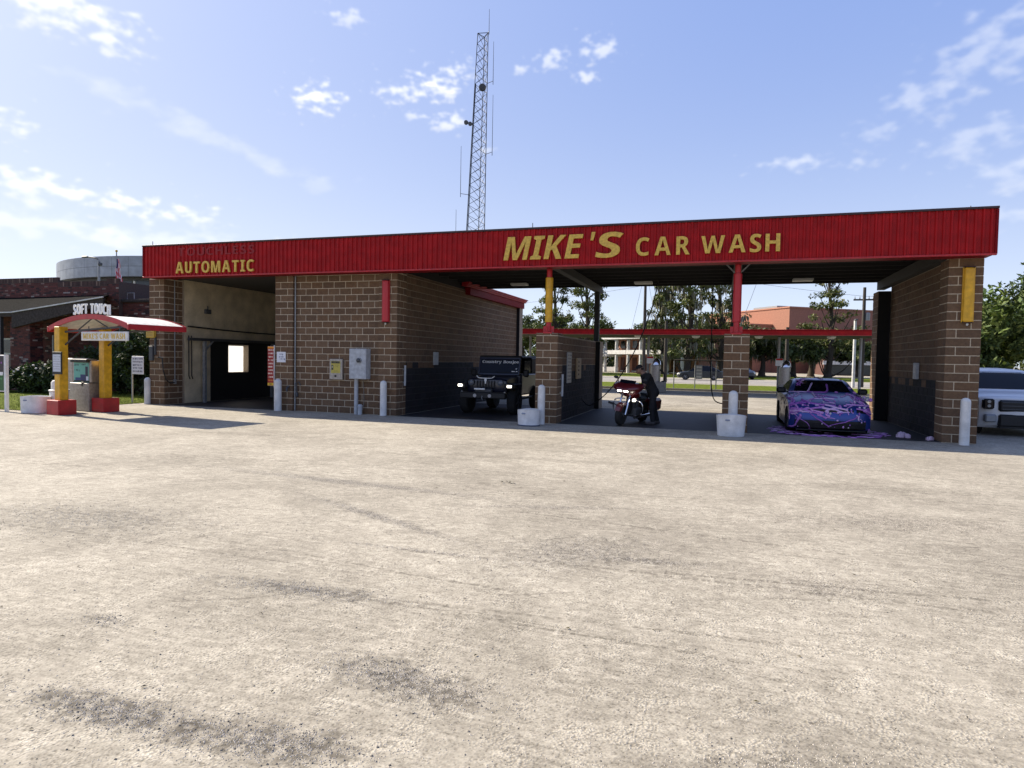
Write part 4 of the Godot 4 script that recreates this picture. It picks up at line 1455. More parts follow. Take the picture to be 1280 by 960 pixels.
# ---------------------------------------------------------------- neighbours and distance
func brick_face(mb: MB, o: Vector3, u: Vector3, n: Vector3, length: float, height: float, y_from := 0.0, clip_l := 0.0, clip_r := 0.0) -> void:
	var bl := 0.215
	var bh := 0.075
	for r in range(int(y_from / bh), int(height / bh)):
		var x := -bl * 0.5 if r % 2 else 0.0
		while x < length:
			var a := maxf(x, 0.0)
			var b := minf(x + bl, length)
			x += bl
			if b - a < 0.04: continue
			var t := rng.randf()
			var k := rng.randf_range(0.7, 1.3)
			mb.tint = Color(0.15 * k, 0.042 * k, 0.033 * k)
			if t < 0.16: mb.tint = Color(0.050 * k, 0.022 * k, 0.022 * k)
			elif t < 0.24: mb.tint = Color(0.27 * k, 0.17 * k, 0.14 * k)
			elif t < 0.262: mb.tint = Color(0.42, 0.36, 0.32)
			var ce := o + u * (a + b) * 0.5 + Vector3.UP * (r + 0.5) * bh + n * rng.randf_range(-0.004, 0.004)
			mb.obox(ce, Vector3(b - a - 0.012, bh - 0.012, 0.03), Basis(u, Vector3.UP, n))

func neighbour() -> void:
	rng.seed = 55
	var t := world_thing("brick_building", "low dark red brick building with grey shingle porch roof behind the kiosk", "building", Vector3(-29, 0, -5))
	var bricks := MB.new()
	# walls: x0, x1, top, front z
	for q in [[-38.0, -29.5, 5.05, -5.0], [-29.5, -26.36, 4.83, -5.0], [-26.36, -25.66, 4.9, -4.85], [-25.66, -20.6, 4.0, -5.05]]:
		var b := MB.new()
		b.box(Vector3(q[0], 0, -14), Vector3(q[1] - 0.002, q[2], q[3] - 0.012))
		part(t, "wall", b, M.brick_mortar)
		brick_face(bricks, Vector3(q[0], 0, q[3] - 0.02), Vector3.RIGHT, Vector3.BACK, q[1] - q[0], q[2] - (0.09 if q[3] > -5.04 else 0.0), 0.0)
		# soldier course or dark coping on top
		if q[3] < -5.04:
			b = MB.new()
			b.bev(Vector3((q[0] + q[1]) * 0.5, q[2] + 0.06, -9.5), Vector3(q[1] - q[0], 0.12, 9.1), 0.01)
			part(t, "coping", b, M.siding)
		else:
			var x: float = q[0]
			while x < q[1] - 0.04:
				var k := rng.randf_range(0.6, 1.3)
				bricks.tint = Color(0.10 * k, 0.055 * k, 0.045 * k) if rng.randf() < 0.75 else Color(0.30 * k, 0.2 * k, 0.15 * k)
				bricks.obox(Vector3(x + 0.04, q[2] + 0.03, q[3] - 0.06), Vector3(0.066, 0.21, 0.12))
				x += 0.078
	# porch pier in front
	var pb := MB.new()
	pb.box(Vector3(-29.74, 0, -3.6), Vector3(-28.58, 3.0, -3.02))
	part(t, "porch_pier", pb, M.brick_mortar)
	brick_face(bricks, Vector3(-29.75, 0, -3.02), Vector3.RIGHT, Vector3.BACK, 1.18, 3.0)
	brick_face(bricks, Vector3(-28.57, 0, -3.02), Vector3.FORWARD, Vector3.RIGHT, 0.58, 3.0)
	var o := part(t, "brick_courses", bricks, M.bricks)
	tag(o, "dark red brick courses", "", "", "stuff")
	# porch roof, tilted to the front
	var r := MB.new()
	var P := [Vector3(-36.0, 3.40, -2.9), Vector3(-29.5, 3.43, -2.9), Vector3(-24.25, 4.03, -2.9), Vector3(-26.4, 4.33, -4.99), Vector3(-36.0, 4.26, -4.99)]
	var d := Vector3(0, -0.06, 0)
	r.quad(P[0], P[1], P[4] + Vector3(4.5, 0.02, 0), P[4])
	r.quad(P[1], P[2], P[3], P[4] + Vector3(4.5, 0.02, 0))
	r.quad(P[4] + d, P[4] + Vector3(4.5, 0.02, 0) + d, P[1] + d, P[0] + d)
	r.quad(P[4] + Vector3(4.5, 0.02, 0) + d, P[3] + d, P[2] + d, P[1] + d)
	part(t, "porch_roof", r, M.shingle)
	for k in 2:
		var a: Vector3 = P[k]
		var b: Vector3 = P[k + 1]
		var e := MB.new()
		var dir := (b - a).normalized()
		e.obox((a + b) * 0.5 + Vector3(0, -0.02, 0.02), Vector3((b - a).length(), 0.05, 0.05), Basis(dir, Vector3.FORWARD.cross(-dir).normalized() * -1.0, Vector3.BACK))
		part(t, "drip_edge", e, M.far_white)
		e = MB.new()
		var low := 0.35 if k == 1 else 0.2
		e.quad(a + Vector3(0, -low - (0.35 if k == 1 else 0.0), 0), b + Vector3(0, -low, 0), b + Vector3(0, -0.04, 0), a + Vector3(0, -0.04, 0))
		e.quad(b + Vector3(0, -low, -0.08), a + Vector3(0, -low - (0.35 if k == 1 else 0.0), -0.08), a + Vector3(0, -0.04, -0.08), b + Vector3(0, -0.04, -0.08))
		e.quad(a + Vector3(0, -low - (0.35 if k == 1 else 0.0), -0.08), b + Vector3(0, -low, -0.08), b + Vector3(0, -low, 0), a + Vector3(0, -low - (0.35 if k == 1 else 0.0), 0))
		part(t, "fascia_board", e, M.siding)
	var post := MB.new()
	post.box(Vector3(-30.35, 0, -3.05), Vector3(-30.2, 3.3, -2.92))
	part(t, "porch_post", post, M.dark_metal)
	var dr := MB.new()
	dr.box(Vector3(-31.3, 0, -5.0), Vector3(-30.7, 2.55, -4.94))
	part(t, "door", dr, M.siding)
	dr = MB.new()
	dr.box(Vector3(-31.35, 2.55, -5.0), Vector3(-30.65, 2.63, -4.93))
	part(t, "lintel", dr, M.far_white)
	dr = MB.new()
	dr.box(Vector3(-29.79, 0, -5.0), Vector3(-29.70, 2.5, -4.92))
	part(t, "downspout", dr, M.galv)
	dr = MB.new()
	dr.box(Vector3(-33.6, 0.9, -5.0), Vector3(-31.6, 2.3, -4.96))
	var w := part(t, "window", dr, M.far_glass)
	dr = MB.new()
	for y in [0.9, 1.6, 2.3]: dr.box(Vector3(-33.65, y - 0.04, -4.965), Vector3(-31.55, y + 0.04, -4.93))
	put(w, "frame", dr.mesh(), M.far_white)
	# square vent pipe frame on the roof
	var fr := MB.new()
	fr.tube([Vector3(-25.55, 4.1, -5.2), Vector3(-25.55, 4.42, -5.2), Vector3(-25.15, 4.42, -5.2), Vector3(-25.15, 4.1, -5.2)], 0.02, 0.02, 6)
	part(t, "roof_pipe", fr, M.galv)
	# shrubs under the porch
	var spots := [[-27.7, -2.2, 0.62, "dark rounded flowering shrub nearest the menu sign"], [-26.9, -2.1, 0.68, "middle dark flowering shrub under the brick porch"], [-26.0, -2.15, 0.72, "dark flowering shrub left of the yellow kiosk post"], [-28.9, -2.0, 0.6, "dark shrub at the left edge under the porch roof"], [-23.6, -3.6, 1.5, "tall dark shrub behind the kiosk canopy"], [-22.3, -3.3, 1.6, "tall dark shrub beside the left block pier"], [-21.0, -3.4, 1.5, "dark leafy shrub just left of the automatic bay"], [-24.9, -3.2, 1.1, "dark shrub between the kiosk posts"]]
	for q in spots:
		var s := thing("shrub", q[3], "shrub", Vector3(q[0], 0, q[1]), 0.0, "shrubs along the brick building")
		var st := MB.new()
		for k in 6: st.tube([Vector3(0, 0, 0), Vector3(cos(k * 1.05) * 0.25, q[2] * 0.7, sin(k * 1.05) * 0.25), Vector3(cos(k * 1.05) * 0.45 * q[2], q[2] * 1.2, sin(k * 1.05) * 0.4 * q[2])], 0.02, 0.008, 5)
		part(s, "stems", st, M.bark)
		crown(s, "foliage", [[Vector3(0, q[2] * 0.95, 0), Vector3(q[2] * 0.85, q[2] * 0.9, q[2] * 0.75), int(420 * q[2])]], 0.16, [Color(0.030, 0.052, 0.014), Color(0.045, 0.075, 0.018), Color(0.020, 0.036, 0.012)], 12)
		if q[2] < 0.8:
			var fl := MB.new()
			for k in 9:
				var a := rng.randf_range(-0.4, PI + 0.4)
				fl.ball(Vector3(cos(a) * q[2] * 0.7, q[2] * rng.randf_range(1.0, 1.75), sin(a) * q[2] * 0.55 + 0.1), Vector3(0.05, 0.04, 0.05), 6)
			var f := part(s, "flowers", fl, mat(lin(0.72, 0.66, 0.62), 0.8), 50)
			f.set_meta("kind", "stuff")

func round_building() -> void:
	var C := Vector3(-65.7, 0, -57.8)
	var t := world_thing("round_building", "grey round metal clad building rising behind the brick wall", "building", C)
	var m := MB.new()
	m.lathe([Vector2(19.0, 0), Vector2(19.0, 10.2)], C, 48)
	part(t, "drum", m, M.iron)
	m = MB.new()
	m.lathe([Vector2(19.9, 10.0), Vector2(19.9, 12.25), Vector2(19.2, 12.3), Vector2(0.1, 12.3)], C, 72)
	part(t, "parapet", m, M.dark_metal)
	for k in 30:
		for r in 2:
			var a0 := deg_to_rad(-10.0 + k * 6.0)
			var a1 := deg_to_rad(-10.0 + (k + 1) * 6.0 - 0.08)
			var y0 := 10.05 + r * 1.13
			var y1 := y0 + 1.10
			var b := MB.new()
			var R := 20.0
			var n := 3
			for i in n:
				var p := lerpf(a0, a1, float(i) / n)
				var q := lerpf(a0, a1, float(i + 1) / n)
				b.quad(C + Vector3(cos(q) * R, y0, sin(q) * R), C + Vector3(cos(p) * R, y0, sin(p) * R), C + Vector3(cos(p) * R, y1, sin(p) * R), C + Vector3(cos(q) * R, y1, sin(q) * R))
			part(t, "cladding_panel", b, M.panel_grey, 20)
	for k in 14:
		var a := deg_to_rad(20.0 + k * 8.0)
		var b := MB.new()
		b.obox(C + Vector3(cos(a) * 19.05, 8.4, sin(a) * 19.05), Vector3(2.2, 2.4, 0.1), Basis(Vector3.UP, PI / 2 - a))
		var wn := part(t, "window", b, M.far_glass)
		b = MB.new()
		b.obox(C + Vector3(cos(a + 0.066) * 19.1, 8.4, sin(a + 0.066) * 19.1), Vector3(0.25, 2.5, 0.2), Basis(Vector3.UP, PI / 2 - a))
		put(wn, "mullion", b.mesh(), M.far_white)
	# street lamp and flag in front of it
	t = thing("street_lamp", "grey street lamp with single arm before the round building", "street lamp", Vector3(-38.9, 0, -15))
	m = MB.new()
	m.cyl(Vector3.ZERO, Vector3(0, 7.75, 0), 0.11, 0.07, 10)
	part(t, "pole", m, M.galv, 40)
	m = MB.new()
	m.tube([Vector3(0.05, 7.55, 0), Vector3(-0.1, 7.8, 0), Vector3(-0.5, 7.9, 0), Vector3(-0.95, 7.95, 0)], 0.05, 0.04, 8)
	part(t, "arm", m, M.iron, 40)
	m = MB.new()
	m.bev(Vector3(-1.15, 7.96, 0), Vector3(0.5, 0.08, 0.24), 0.03)
	part(t, "lamp_head", m, M.iron)
	m = MB.new()
	m.bev(Vector3(0.12, 7.45, 0), Vector3(0.22, 0.18, 0.18), 0.03)
	part(t, "sensor", m, M.iron)
	t = thing("flagpole", "tall flagpole with drooping striped flag left of the fascia", "flagpole", Vector3(-37.4, 0, -15))
	m = MB.new()
	m.cyl(Vector3.ZERO, Vector3(0, 8.2, 0), 0.06, 0.035, 8)
	part(t, "pole", m, M.galv, 40)
	m = MB.new()
	m.ball(Vector3(0, 8.26, 0), Vector3(0.08, 0.08, 0.08), 8)
	part(t, "finial", m, M.gold, 50)
	m = MB.new()
	# hanging cloth, gathered: the stripes run down its folds
	var R := 22
	var K := 13
	for r in R:
		for k in K:
			var q := []
			for e in [[k, r + 1], [k + 1, r + 1], [k + 1, r], [k, r]]:
				var s: float = e[1] / float(R)
				var x: float = e[0] / float(K)
				q.append(Vector3(0.03 + x * (0.16 + 0.30 * s) + 0.04 * sin(s * 9.0), 7.75 - 1.45 * s - 0.25 * x * s, 0.10 * sin(x * 13.0 + s * 2.0) * (0.3 + s)))
			m.tint = Color(0.60, 0.05, 0.07) if (k + r / 4) % 2 == 0 else Color(0.72, 0.70, 0.70)
			if r < 9 and k < 6: m.tint = Color(0.045, 0.06, 0.16)
			m.quad(q[0], q[1], q[2], q[3])
	var fl := part(t, "flag", m, colored(mat(Color(1, 1, 1), 0.85)), 40)
	fl.set_meta("label", "red white and blue striped flag hanging limp")

func far_buildings() -> void:
	var t := thing("colonnaded_house", "white columned peach brick house across the road", "house", Vector3(-11.2, 0, -77), -0.80)
	var b := MB.new()
	b.box(Vector3(-9, 0, -12), Vector3(9, 5.3, -2.4))
	part(t, "wall", b, M.peach)
	b = MB.new()
	b.box(Vector3(-9.6, 2.75, -2.4), Vector3(9.4, 3.35, 0.2))
	part(t, "balcony", b, M.far_white)
	b = MB.new()
	b.box(Vector3(-11.5, 2.4, -2.4), Vector3(-8.0, 2.72, 0.6))
	part(t, "porch_roof", b, M.far_white)
	for k in 7:
		var x := -9.2 + k * 2.95
		b = MB.new()
		b.cyl(Vector3(x, 0, -0.1), Vector3(x, 2.75, -0.1), 0.26, 0.22, 12)
		part(t, "column", b, M.far_white, 40)
		b = MB.new()
		b.cyl(Vector3(x, 3.35, -0.1), Vector3(x, 5.0, -0.1), 0.26, 0.22, 12)
		part(t, "column", b, M.far_white, 40)
		if k == 6: continue
		b = MB.new()
		b.box(Vector3(x + 0.9, 0.3, -2.42), Vector3(x + 2.0, 2.3, -2.35))
		var w := part(t, "window", b, M.far_brick_dark)
		b = MB.new()
		b.box(Vector3(x + 0.8, 0.15, -2.4), Vector3(x + 2.1, 0.3, -2.3))
		put(w, "sill", b.mesh(), M.far_white)
		b = MB.new()
		b.box(Vector3(x + 0.9, 3.7, -2.42), Vector3(x + 2.0, 4.8, -2.35))
		part(t, "window", b, M.far_glass)
	b = MB.new()
	b.box(Vector3(-9.8, 5.0, -12.5), Vector3(9.8, 5.6, 0.4))
	part(t, "roof", b, M.far_white)
	# brick hall behind the trees: its corner points this way
	t = thing("brick_hall", "flat roofed orange brick hall behind the tall cypress", "building", Vector3(11.1, 0, -112.5), -0.95)
	for q in [["main_block", Vector3(-26, 0, -24), Vector3(0, 12.0, 0)], ["front_block", Vector3(-26, 0, 0), Vector3(-4.5, 8.9, 5.0)]]:
		b = MB.new()
		b.box(q[1], q[2])
		part(t, q[0], b, M.far_brick)
		b = MB.new()
		b.box(Vector3(q[1].x - 0.15, q[2].y, q[1].z - 0.15), Vector3(q[2].x + 0.15, q[2].y + 0.25, q[2].z + 0.15))
		part(t, "coping", b, M.peach)
	b = MB.new()
	b.box(Vector3(-14, 12.25, -9), Vector3(-7, 13.0, -3))
	part(t, "roof_unit", b, M.galv)
	t = world_thing("brick_office", "low dark brick office with white band at the right of the cypress", "building", Vector3(24, 0, -104))
	b = MB.new()
	b.box(Vector3(15.5, 0, -116), Vector3(40, 6.2, -100))
	part(t, "wall", b, M.far_brick_dark)
	b = MB.new()
	b.box(Vector3(15.3, 1.75, -100), Vector3(40, 2.35, -99.4))
	part(t, "band", b, M.far_white)
	b = MB.new()
	b.box(Vector3(15.4, 4.1, -99.98), Vector3(40, 4.35, -99.85))
	part(t, "band", b, M.far_white)
	b = MB.new()
	b.box(Vector3(15.5, 0.15, -99.98), Vector3(40, 1.7, -99.9))
	part(t, "window_band", b, M.far_glass)
	for k in 2:
		b = MB.new()
		b.prism(PackedVector2Array([Vector2(-0.7, 0), Vector2(0.7, 0), Vector2(0, 0.7)]), Vector3(19.3 + k * 1.8, 4.36, -99.95), Vector3.RIGHT, Vector3.UP, 0.4)
		part(t, "gable_light", b, M.far_white)

# ---------------------------------------------------------------- vacuum canopy behind the bays
func vacuum_canopy() -> void:
	var t := world_thing("vacuum_canopy", "long low red edged flat canopy behind the wash bays", "canopy", Vector3(-2, 0, -21.5))
	var b := MB.new()
	b.box(Vector3(-14, 3.24, -24.5), Vector3(7.5, 3.30, -19.1))
	part(t, "roof_deck", b, M.deck)
	b = MB.new()
	b.bev(Vector3(-3.25, 3.36, -19.0), Vector3(21.7, 0.24, 0.10), 0.01)
	part(t, "fascia", b, M.red)
	b = MB.new()
	b.bev(Vector3(-3.25, 3.50, -18.97), Vector3(21.8, 0.06, 0.16), 0.01)
	part(t, "top_trim", b, M.red_dark)
	b = MB.new()
	b.bev(Vector3(-3.25, 3.25, -18.96), Vector3(21.8, 0.03, 0.14), 0.005)
	part(t, "drip_trim", b, M.red_trim)
	b = MB.new()
	b.bev(Vector3(-3.25, 3.36, -24.6), Vector3(21.7, 0.24, 0.10), 0.01)
	part(t, "fascia", b, M.red)
	for x in [-11.6, -4.3, 2.9, 7.0]:
		b = MB.new()
		b.cyl(Vector3(x, 0, -22.0), Vector3(x, 3.24, -22.0), 0.075, 0.075, 12)
		part(t, "column", b, M.galv, 40)
	for x in [-9.4, -4.75, -1.55, 1.75, 5.35]:
		b = MB.new()
		b.lathe([Vector2(0.04, -0.12), Vector2(0.17, -0.09), Vector2(0.22, -0.02), Vector2(0.23, 0.02)], Vector3(x, 3.22, -20.6), 18)
		part(t, "dome_lamp", b, M.lamp_glass, 40)
	# vacuum stations
	for q in [[-3.75, -21.3, "silver vacuum station with round head right of the standing person"], [3.25, -21.6, "silver vacuum station seen above the blue car"]]:
		var v := thing("vacuum_station", q[2], "vacuum", Vector3(q[0], 0, q[1]), 0.0, "vacuum stations under the rear canopy")
		b = MB.new()
		b.bev(Vector3(0.1, 0.3, 0), Vector3(0.9, 0.6, 0.9), 0.02)
		part(v, "plinth", b, M.kerb)
		b = MB.new()
		b.lathe([Vector2(0.30, 0.6), Vector2(0.30, 1.5), Vector2(0.26, 1.58)], Vector3(-0.05, 0, 0), 20)
		part(v, "canister", b, M.steel, 40)
		b = MB.new()
		b.lathe([Vector2(0.27, 1.58), Vector2(0.24, 1.78), Vector2(0.14, 1.92), Vector2(0.02, 1.96)], Vector3(0.0, 0, 0), 20)
		part(v, "dome", b, M.chrome, 50)
		b = MB.new()
		b.bev(Vector3(-0.35, 1.85, 0.1), Vector3(0.40, 0.42, 0.08), 0.02)
		var s := part(v, "sign_panel", b, M.white)
		b = MB.new()
		b.bev(Vector3(-0.35, 2.0, 0.145), Vector3(0.36, 0.10, 0.012), 0.004)
		put(s, "stripe", b.mesh(), M.red)
		b = MB.new()
		b.tube(smooth_path([Vector3(0.2, 1.3, 0.1), Vector3(0.45, 1.1, 0.15), Vector3(0.5, 0.7, 0.2), Vector3(0.35, 0.62, 0.3)]), 0.045, 0.045, 8)
		part(v, "suction_hose", b, M.rubber, 50)
	# pipe rack for floor mats, with a hanging board
	var r := thing("mat_rack", "long dark pipe rack for floor mats at the lawn edge", "rack", Vector3(-1.0, 0, -25.0))
	for x in [-2.0, -0.72, 0.25, 0.55, 2.2]:
		b = MB.new()
		b.cyl(Vector3(x, 0, 0), Vector3(x, 1.86, 0), 0.035, 0.035, 8)
		part(r, "upright", b, M.galv, 40)
	b = MB.new()
	b.cyl(Vector3(-2.05, 1.88, 0), Vector3(2.3, 1.88, 0), 0.05, 0.05, 8)
	part(r, "top_rail", b, M.pole_wood, 40)
	b = MB.new()
	b.box(Vector3(-0.68, 0.72, -0.02), Vector3(-0.28, 1.6, 0.02))
	part(r, "board", b, M.galv)
	for k in 4:
		b = MB.new()
		b.box(Vector3(-0.64, 0.8 + k * 0.2, 0.022), Vector3(-0.32, 0.92 + k * 0.2, 0.028))
		part(r, "label_strip", b, M.white)

# ---------------------------------------------------------------- trees
func clump(n: int, leaf: float, seed_: int, droop := 0.0) -> ArrayMesh:
	var k := "clump%d_%d_%d" % [n, int(leaf * 1000), seed_]
	if shared.has(k): return shared[k]
	var r := RandomNumberGenerator.new()
	r.seed = seed_
	var b := MB.new()
	for i in n:
		var p := Vector3(r.randfn(), r.randfn(), r.randfn()).normalized() * pow(r.randf(), 0.4)
		var bs := Basis.from_euler(Vector3(r.randf_range(-1.0, 1.0), r.randf() * TAU, r.randf_range(-0.8, 0.8)))
		var w := bs.x * leaf * 0.42
		var l := bs.z * leaf
		var s := r.randf_range(0.75, 1.25)
		b.tint = Color(s, s, s)
		b.quad(p - l, p - l * 0.1 + w, p + l, p - l * 0.1 - w)
	shared[k] = b.mesh(0.0, true)
	return shared[k]

func crown(parent: Node, called: String, blobs: Array, size: float, palette: Array, n := 10, gaps := 0.0) -> void:  # blobs: centre, radii, number of clumps
	var noise := FastNoiseLite.new()
	noise.seed = rng.randi() % 1000
	noise.frequency = 0.55 / maxf(size, 0.1) * 0.3
	var xf := []
	for q in blobs:
		for i in q[2]:
			var p := Vector3(rng.randfn(), rng.randfn(), rng.randfn()).normalized() * pow(rng.randf(), 0.45)
			p = q[0] + p * q[1]
			if gaps > 0.0 and noise.get_noise_3dv(p) < gaps - 0.55 + rng.randf() * 0.2: continue
			xf.append(p)
	var src := clump(n, 0.55, 5).surface_get_arrays(0)
	var sv: PackedVector3Array = src[Mesh.ARRAY_VERTEX]
	var sn: PackedVector3Array = src[Mesh.ARRAY_NORMAL]
	var v := PackedVector3Array()
	var nn := PackedVector3Array()
	var cc := PackedColorArray()
	var one := PackedColorArray()
	one.resize(sv.size())
	for p in xf:
		var s := size * rng.randf_range(0.7, 1.35)
		var tr := Transform3D(Basis.from_euler(Vector3(rng.randf_range(-0.5, 0.5), rng.randf() * TAU, rng.randf_range(-0.5, 0.5))), p)
		v.append_array(tr.scaled_local(Vector3(s, s * 0.8, s)) * sv)
		tr.origin = Vector3.ZERO
		nn.append_array(tr * sn)
		var c: Color = palette[rng.randi() % palette.size()]
		var k := rng.randf_range(0.75, 1.25)
		one.fill(Color(c.r * k, c.g * k, c.b * k))
		cc.append_array(one)
	var arr := []
	arr.resize(Mesh.ARRAY_MAX)
	arr[Mesh.ARRAY_VERTEX] = v
	arr[Mesh.ARRAY_NORMAL] = nn
	arr[Mesh.ARRAY_COLOR] = cc
	var m := ArrayMesh.new()
	m.add_surface_from_arrays(Mesh.PRIMITIVE_TRIANGLES, arr)
	put(parent, called, m, M.leaf)

func moss(parent: Node, spots: Array, length: float) -> void:
	if spots.is_empty(): return
	var b := MB.new()
	for p in spots:
		for k in 7:
			var o: Vector3 = p + Vector3(rng.randf_range(-0.5, 0.5), rng.randf_range(-0.2, 0.2), rng.randf_range(-0.5, 0.5))
			var l := length * rng.randf_range(0.5, 1.3)
			var a := rng.randf() * TAU
			var w := Vector3(cos(a), 0, sin(a)) * rng.randf_range(0.06, 0.16)
			var s := rng.randf_range(0.6, 1.2)
			b.tint = Color(0.15 * s, 0.145 * s, 0.10 * s)
			var sway := Vector3(rng.randf_range(-0.2, 0.2), 0, rng.randf_range(-0.2, 0.2))
			b.quad(o - w * 0.5 + sway * 0.5 - Vector3(0, l * 0.55, 0), o + w * 0.8 + sway * 0.5 - Vector3(0, l * 0.5, 0), o + w, o - w)
			b.tri(o - w * 0.5 + sway * 0.5 - Vector3(0, l * 0.55, 0), o + sway - Vector3(0, l, 0), o + w * 0.8 + sway * 0.5 - Vector3(0, l * 0.5, 0))
	var m := part(parent, "moss", b, M.moss)
	m.set_meta("kind", "stuff")

func tree(called: String, label: String, at: Vector3, h: float, r: float, blobs: Array, size: float, palette: Array, group: String, mossy := 0.0, gaps := 0.25, n := 10) -> Node3D:
	var t := thing(called, label, "tree", at, 0.0, group)
	var b := MB.new()
	var lean := Vector3(rng.randf_range(-0.04, 0.04) * h, 0, rng.randf_range(-0.04, 0.04) * h)
	var pts := []
	for k in 9:
		var s := k / 8.0
		pts.append(Vector3(sin(s * 5.0) * 0.02 * h, s * h, cos(s * 4.0) * 0.015 * h - 0.015 * h) + lean * s)
	b.tube(pts, r * 1.25, r * 0.2, 10)
	b.lathe([Vector2(r * 1.9, -0.05), Vector2(r * 1.45, 0.25), Vector2(r * 1.2, 0.8)], Vector3.ZERO, 10)
	part(t, "trunk", b, M.bark, 50)
	for q in blobs:
		var c: Vector3 = q[0]
		var f := clampf(c.y / h - 0.12, 0.08, 0.95)
		var st: Vector3 = pts[int(f * 8.0)]
		var l := MB.new()
		l.tube(smooth_path([st, st.lerp(c, 0.5) + Vector3(0, -0.04 * h * (1.0 - f), 0), c], 3), r * 0.42 * (1.1 - f * 0.6), r * 0.08, 6)
		part(t, "limb", l, M.bark, 50)
	crown(t, "crown", blobs, size, palette, n, gaps)
	if mossy > 0.0:
		var sp := []
		for q in blobs:
			for i in int(q[2] * 0.05 * mossy):
				sp.append(q[0] + Vector3(rng.randf_range(-1, 1) * q[1].x, -q[1].y * rng.randf_range(0.0, 0.7), rng.randf_range(-1, 1) * q[1].z))
		moss(t, sp, 1.15)
	return t

func trees() -> void:
	rng.seed = 808
	var cyp := [Color(0.085, 0.11, 0.028), Color(0.11, 0.13, 0.034), Color(0.06, 0.08, 0.024), Color(0.13, 0.13, 0.045)]
	var oak := [Color(0.065, 0.088, 0.024), Color(0.09, 0.112, 0.03), Color(0.042, 0.06, 0.018)]
	var lime := [Color(0.10, 0.14, 0.030), Color(0.075, 0.115, 0.028), Color(0.05, 0.08, 0.022), Color(0.13, 0.16, 0.04)]
	# tall cypresses: tiers of short limbs with gaps between
	var list := [[-17.3, -66.0, 15.5, "tall ragged cypress behind the yellow sleeved post"], [-22.6, -70.0, 15.0, "ragged cypress left of the yellow sleeved post"], [-4.4, -65.0, 15.0, "mossy cypress left of the red sleeved post"], [-0.6, -69.0, 16.0, "mossy cypress right behind the red sleeved post"], [13.2, -79.0, 17.0, "tall solitary cypress right of the orange brick hall"], [-8.0, -73.0, 12.5, "slender cypress between the white house and the mossy ones"]]
	for q in list:
		var blobs := []
		var h: float = q[2]
		var tiers := 9
		for k in tiers:
			var s := (k + 2.0) / (tiers + 1.5)
			var rad := (1.0 - s * 0.55) * h * 0.25
			for j in 3:
				var a := k * 2.4 + j * 2.1 + rng.randf_range(-0.4, 0.4)
				var d := rad * rng.randf_range(0.3, 1.0)
				blobs.append([Vector3(cos(a) * d, s * h + rng.randf_range(-0.3, 0.3), sin(a) * d), Vector3(rad * 0.42, h * 0.026, rad * 0.42), 30])
		tree("cypress_tree", q[3], Vector3(q[0], 0, q[1]), h, 0.34, blobs, 0.42, cyp, "cypress trees behind the wash", 1.4 if q[0] > -9 and q[0] < 2 else 0.35, 0.3, 9)
	# spreading oaks and the rows behind
	var oaks := [[-24.5, -76.0, 8.2, "broad oak behind the enclosed wash building"], [-30.0, -80.0, 8.6, "oak at the far left behind the wash"], [-19.8, -88.0, 8.8, "round oak left behind the white house"], [-13.0, -104.0, 9.6, "far oak over the white house roof"], [-8.0, -102.0, 10.0, "far oak behind the white house"], [-1.5, -78.0, 8.5, "dense mossy oak behind the mat rack"], [4.8, -76.0, 6.6, "dark spreading oak left of the vacuum station"], [8.8, -78.0, 6.4, "dark spreading oak behind the blue car"], [11.5, -82.0, 6.0, "pale barked oak right behind the blue car"], [17.5, -84.0, 5.6, "small oak before the dark brick office"]]
	for q in oaks:
		var h: float = q[2]
		var blobs := []
		for k in 10:
			var a := k * 2.39
			var d := h * 0.42 * sqrt((k + 0.5) / 10.0)
			blobs.append([Vector3(cos(a) * d, h * rng.randf_range(0.55, 0.88) - d * 0.22, sin(a) * d), Vector3(h * 0.2, h * 0.15, h * 0.2), 75])
		tree("oak_tree", q[3], Vector3(q[0], 0, q[1]), h * 0.8, 0.32, blobs, 0.5, oak, "oak trees across the road", 1.2 if q[0] > -2 and q[0] < 12 else 0.2, 0.15, 10)
	# leafy trees at the right edge
	var right := [[17.5, -27.0, 9.6, "large bright leafy tree at the right edge"], [14.6, -31.0, 6.4, "leafy tree just right of the end pier"], [13.0, -26.0, 4.6, "low leafy tree above the white vehicle"], [21.5, -32.0, 9.0, "leafy tree at the far right behind the others"]]
	for q in right:
		var h: float = q[2]
		var blobs := []
		for k in 12:
			var a := k * 2.39
			var d := h * 0.34 * sqrt((k + 0.5) / 12.0)
			blobs.append([Vector3(cos(a) * d, h * rng.randf_range(0.35, 0.86) - d * 0.25, sin(a) * d), Vector3(h * 0.19, h * 0.12, h * 0.19), 150])
		tree("leafy_tree", q[3], Vector3(q[0], 0, q[1]), h * 0.85, 0.22, blobs, 0.34, lime, "leafy trees at the right", 0.0, 0.22, 12)
	# hedge of far trees along the horizon, one mass
	var b := thing("far_woods", "hazy line of distant trees along the horizon", "woods")
	b.set_meta("kind", "stuff")
	var far := []
	for k in 90:
		var x := -260.0 + k * 5.6
		far.append([Vector3(x, rng.randf_range(2.0, 4.0), -170.0 + rng.randf_range(-8, 8)), Vector3(4.5, rng.randf_range(3.0, 5.0), 3.0), 50])
	crown(b, "foliage", far, 1.4, oak, 8, 0.0)

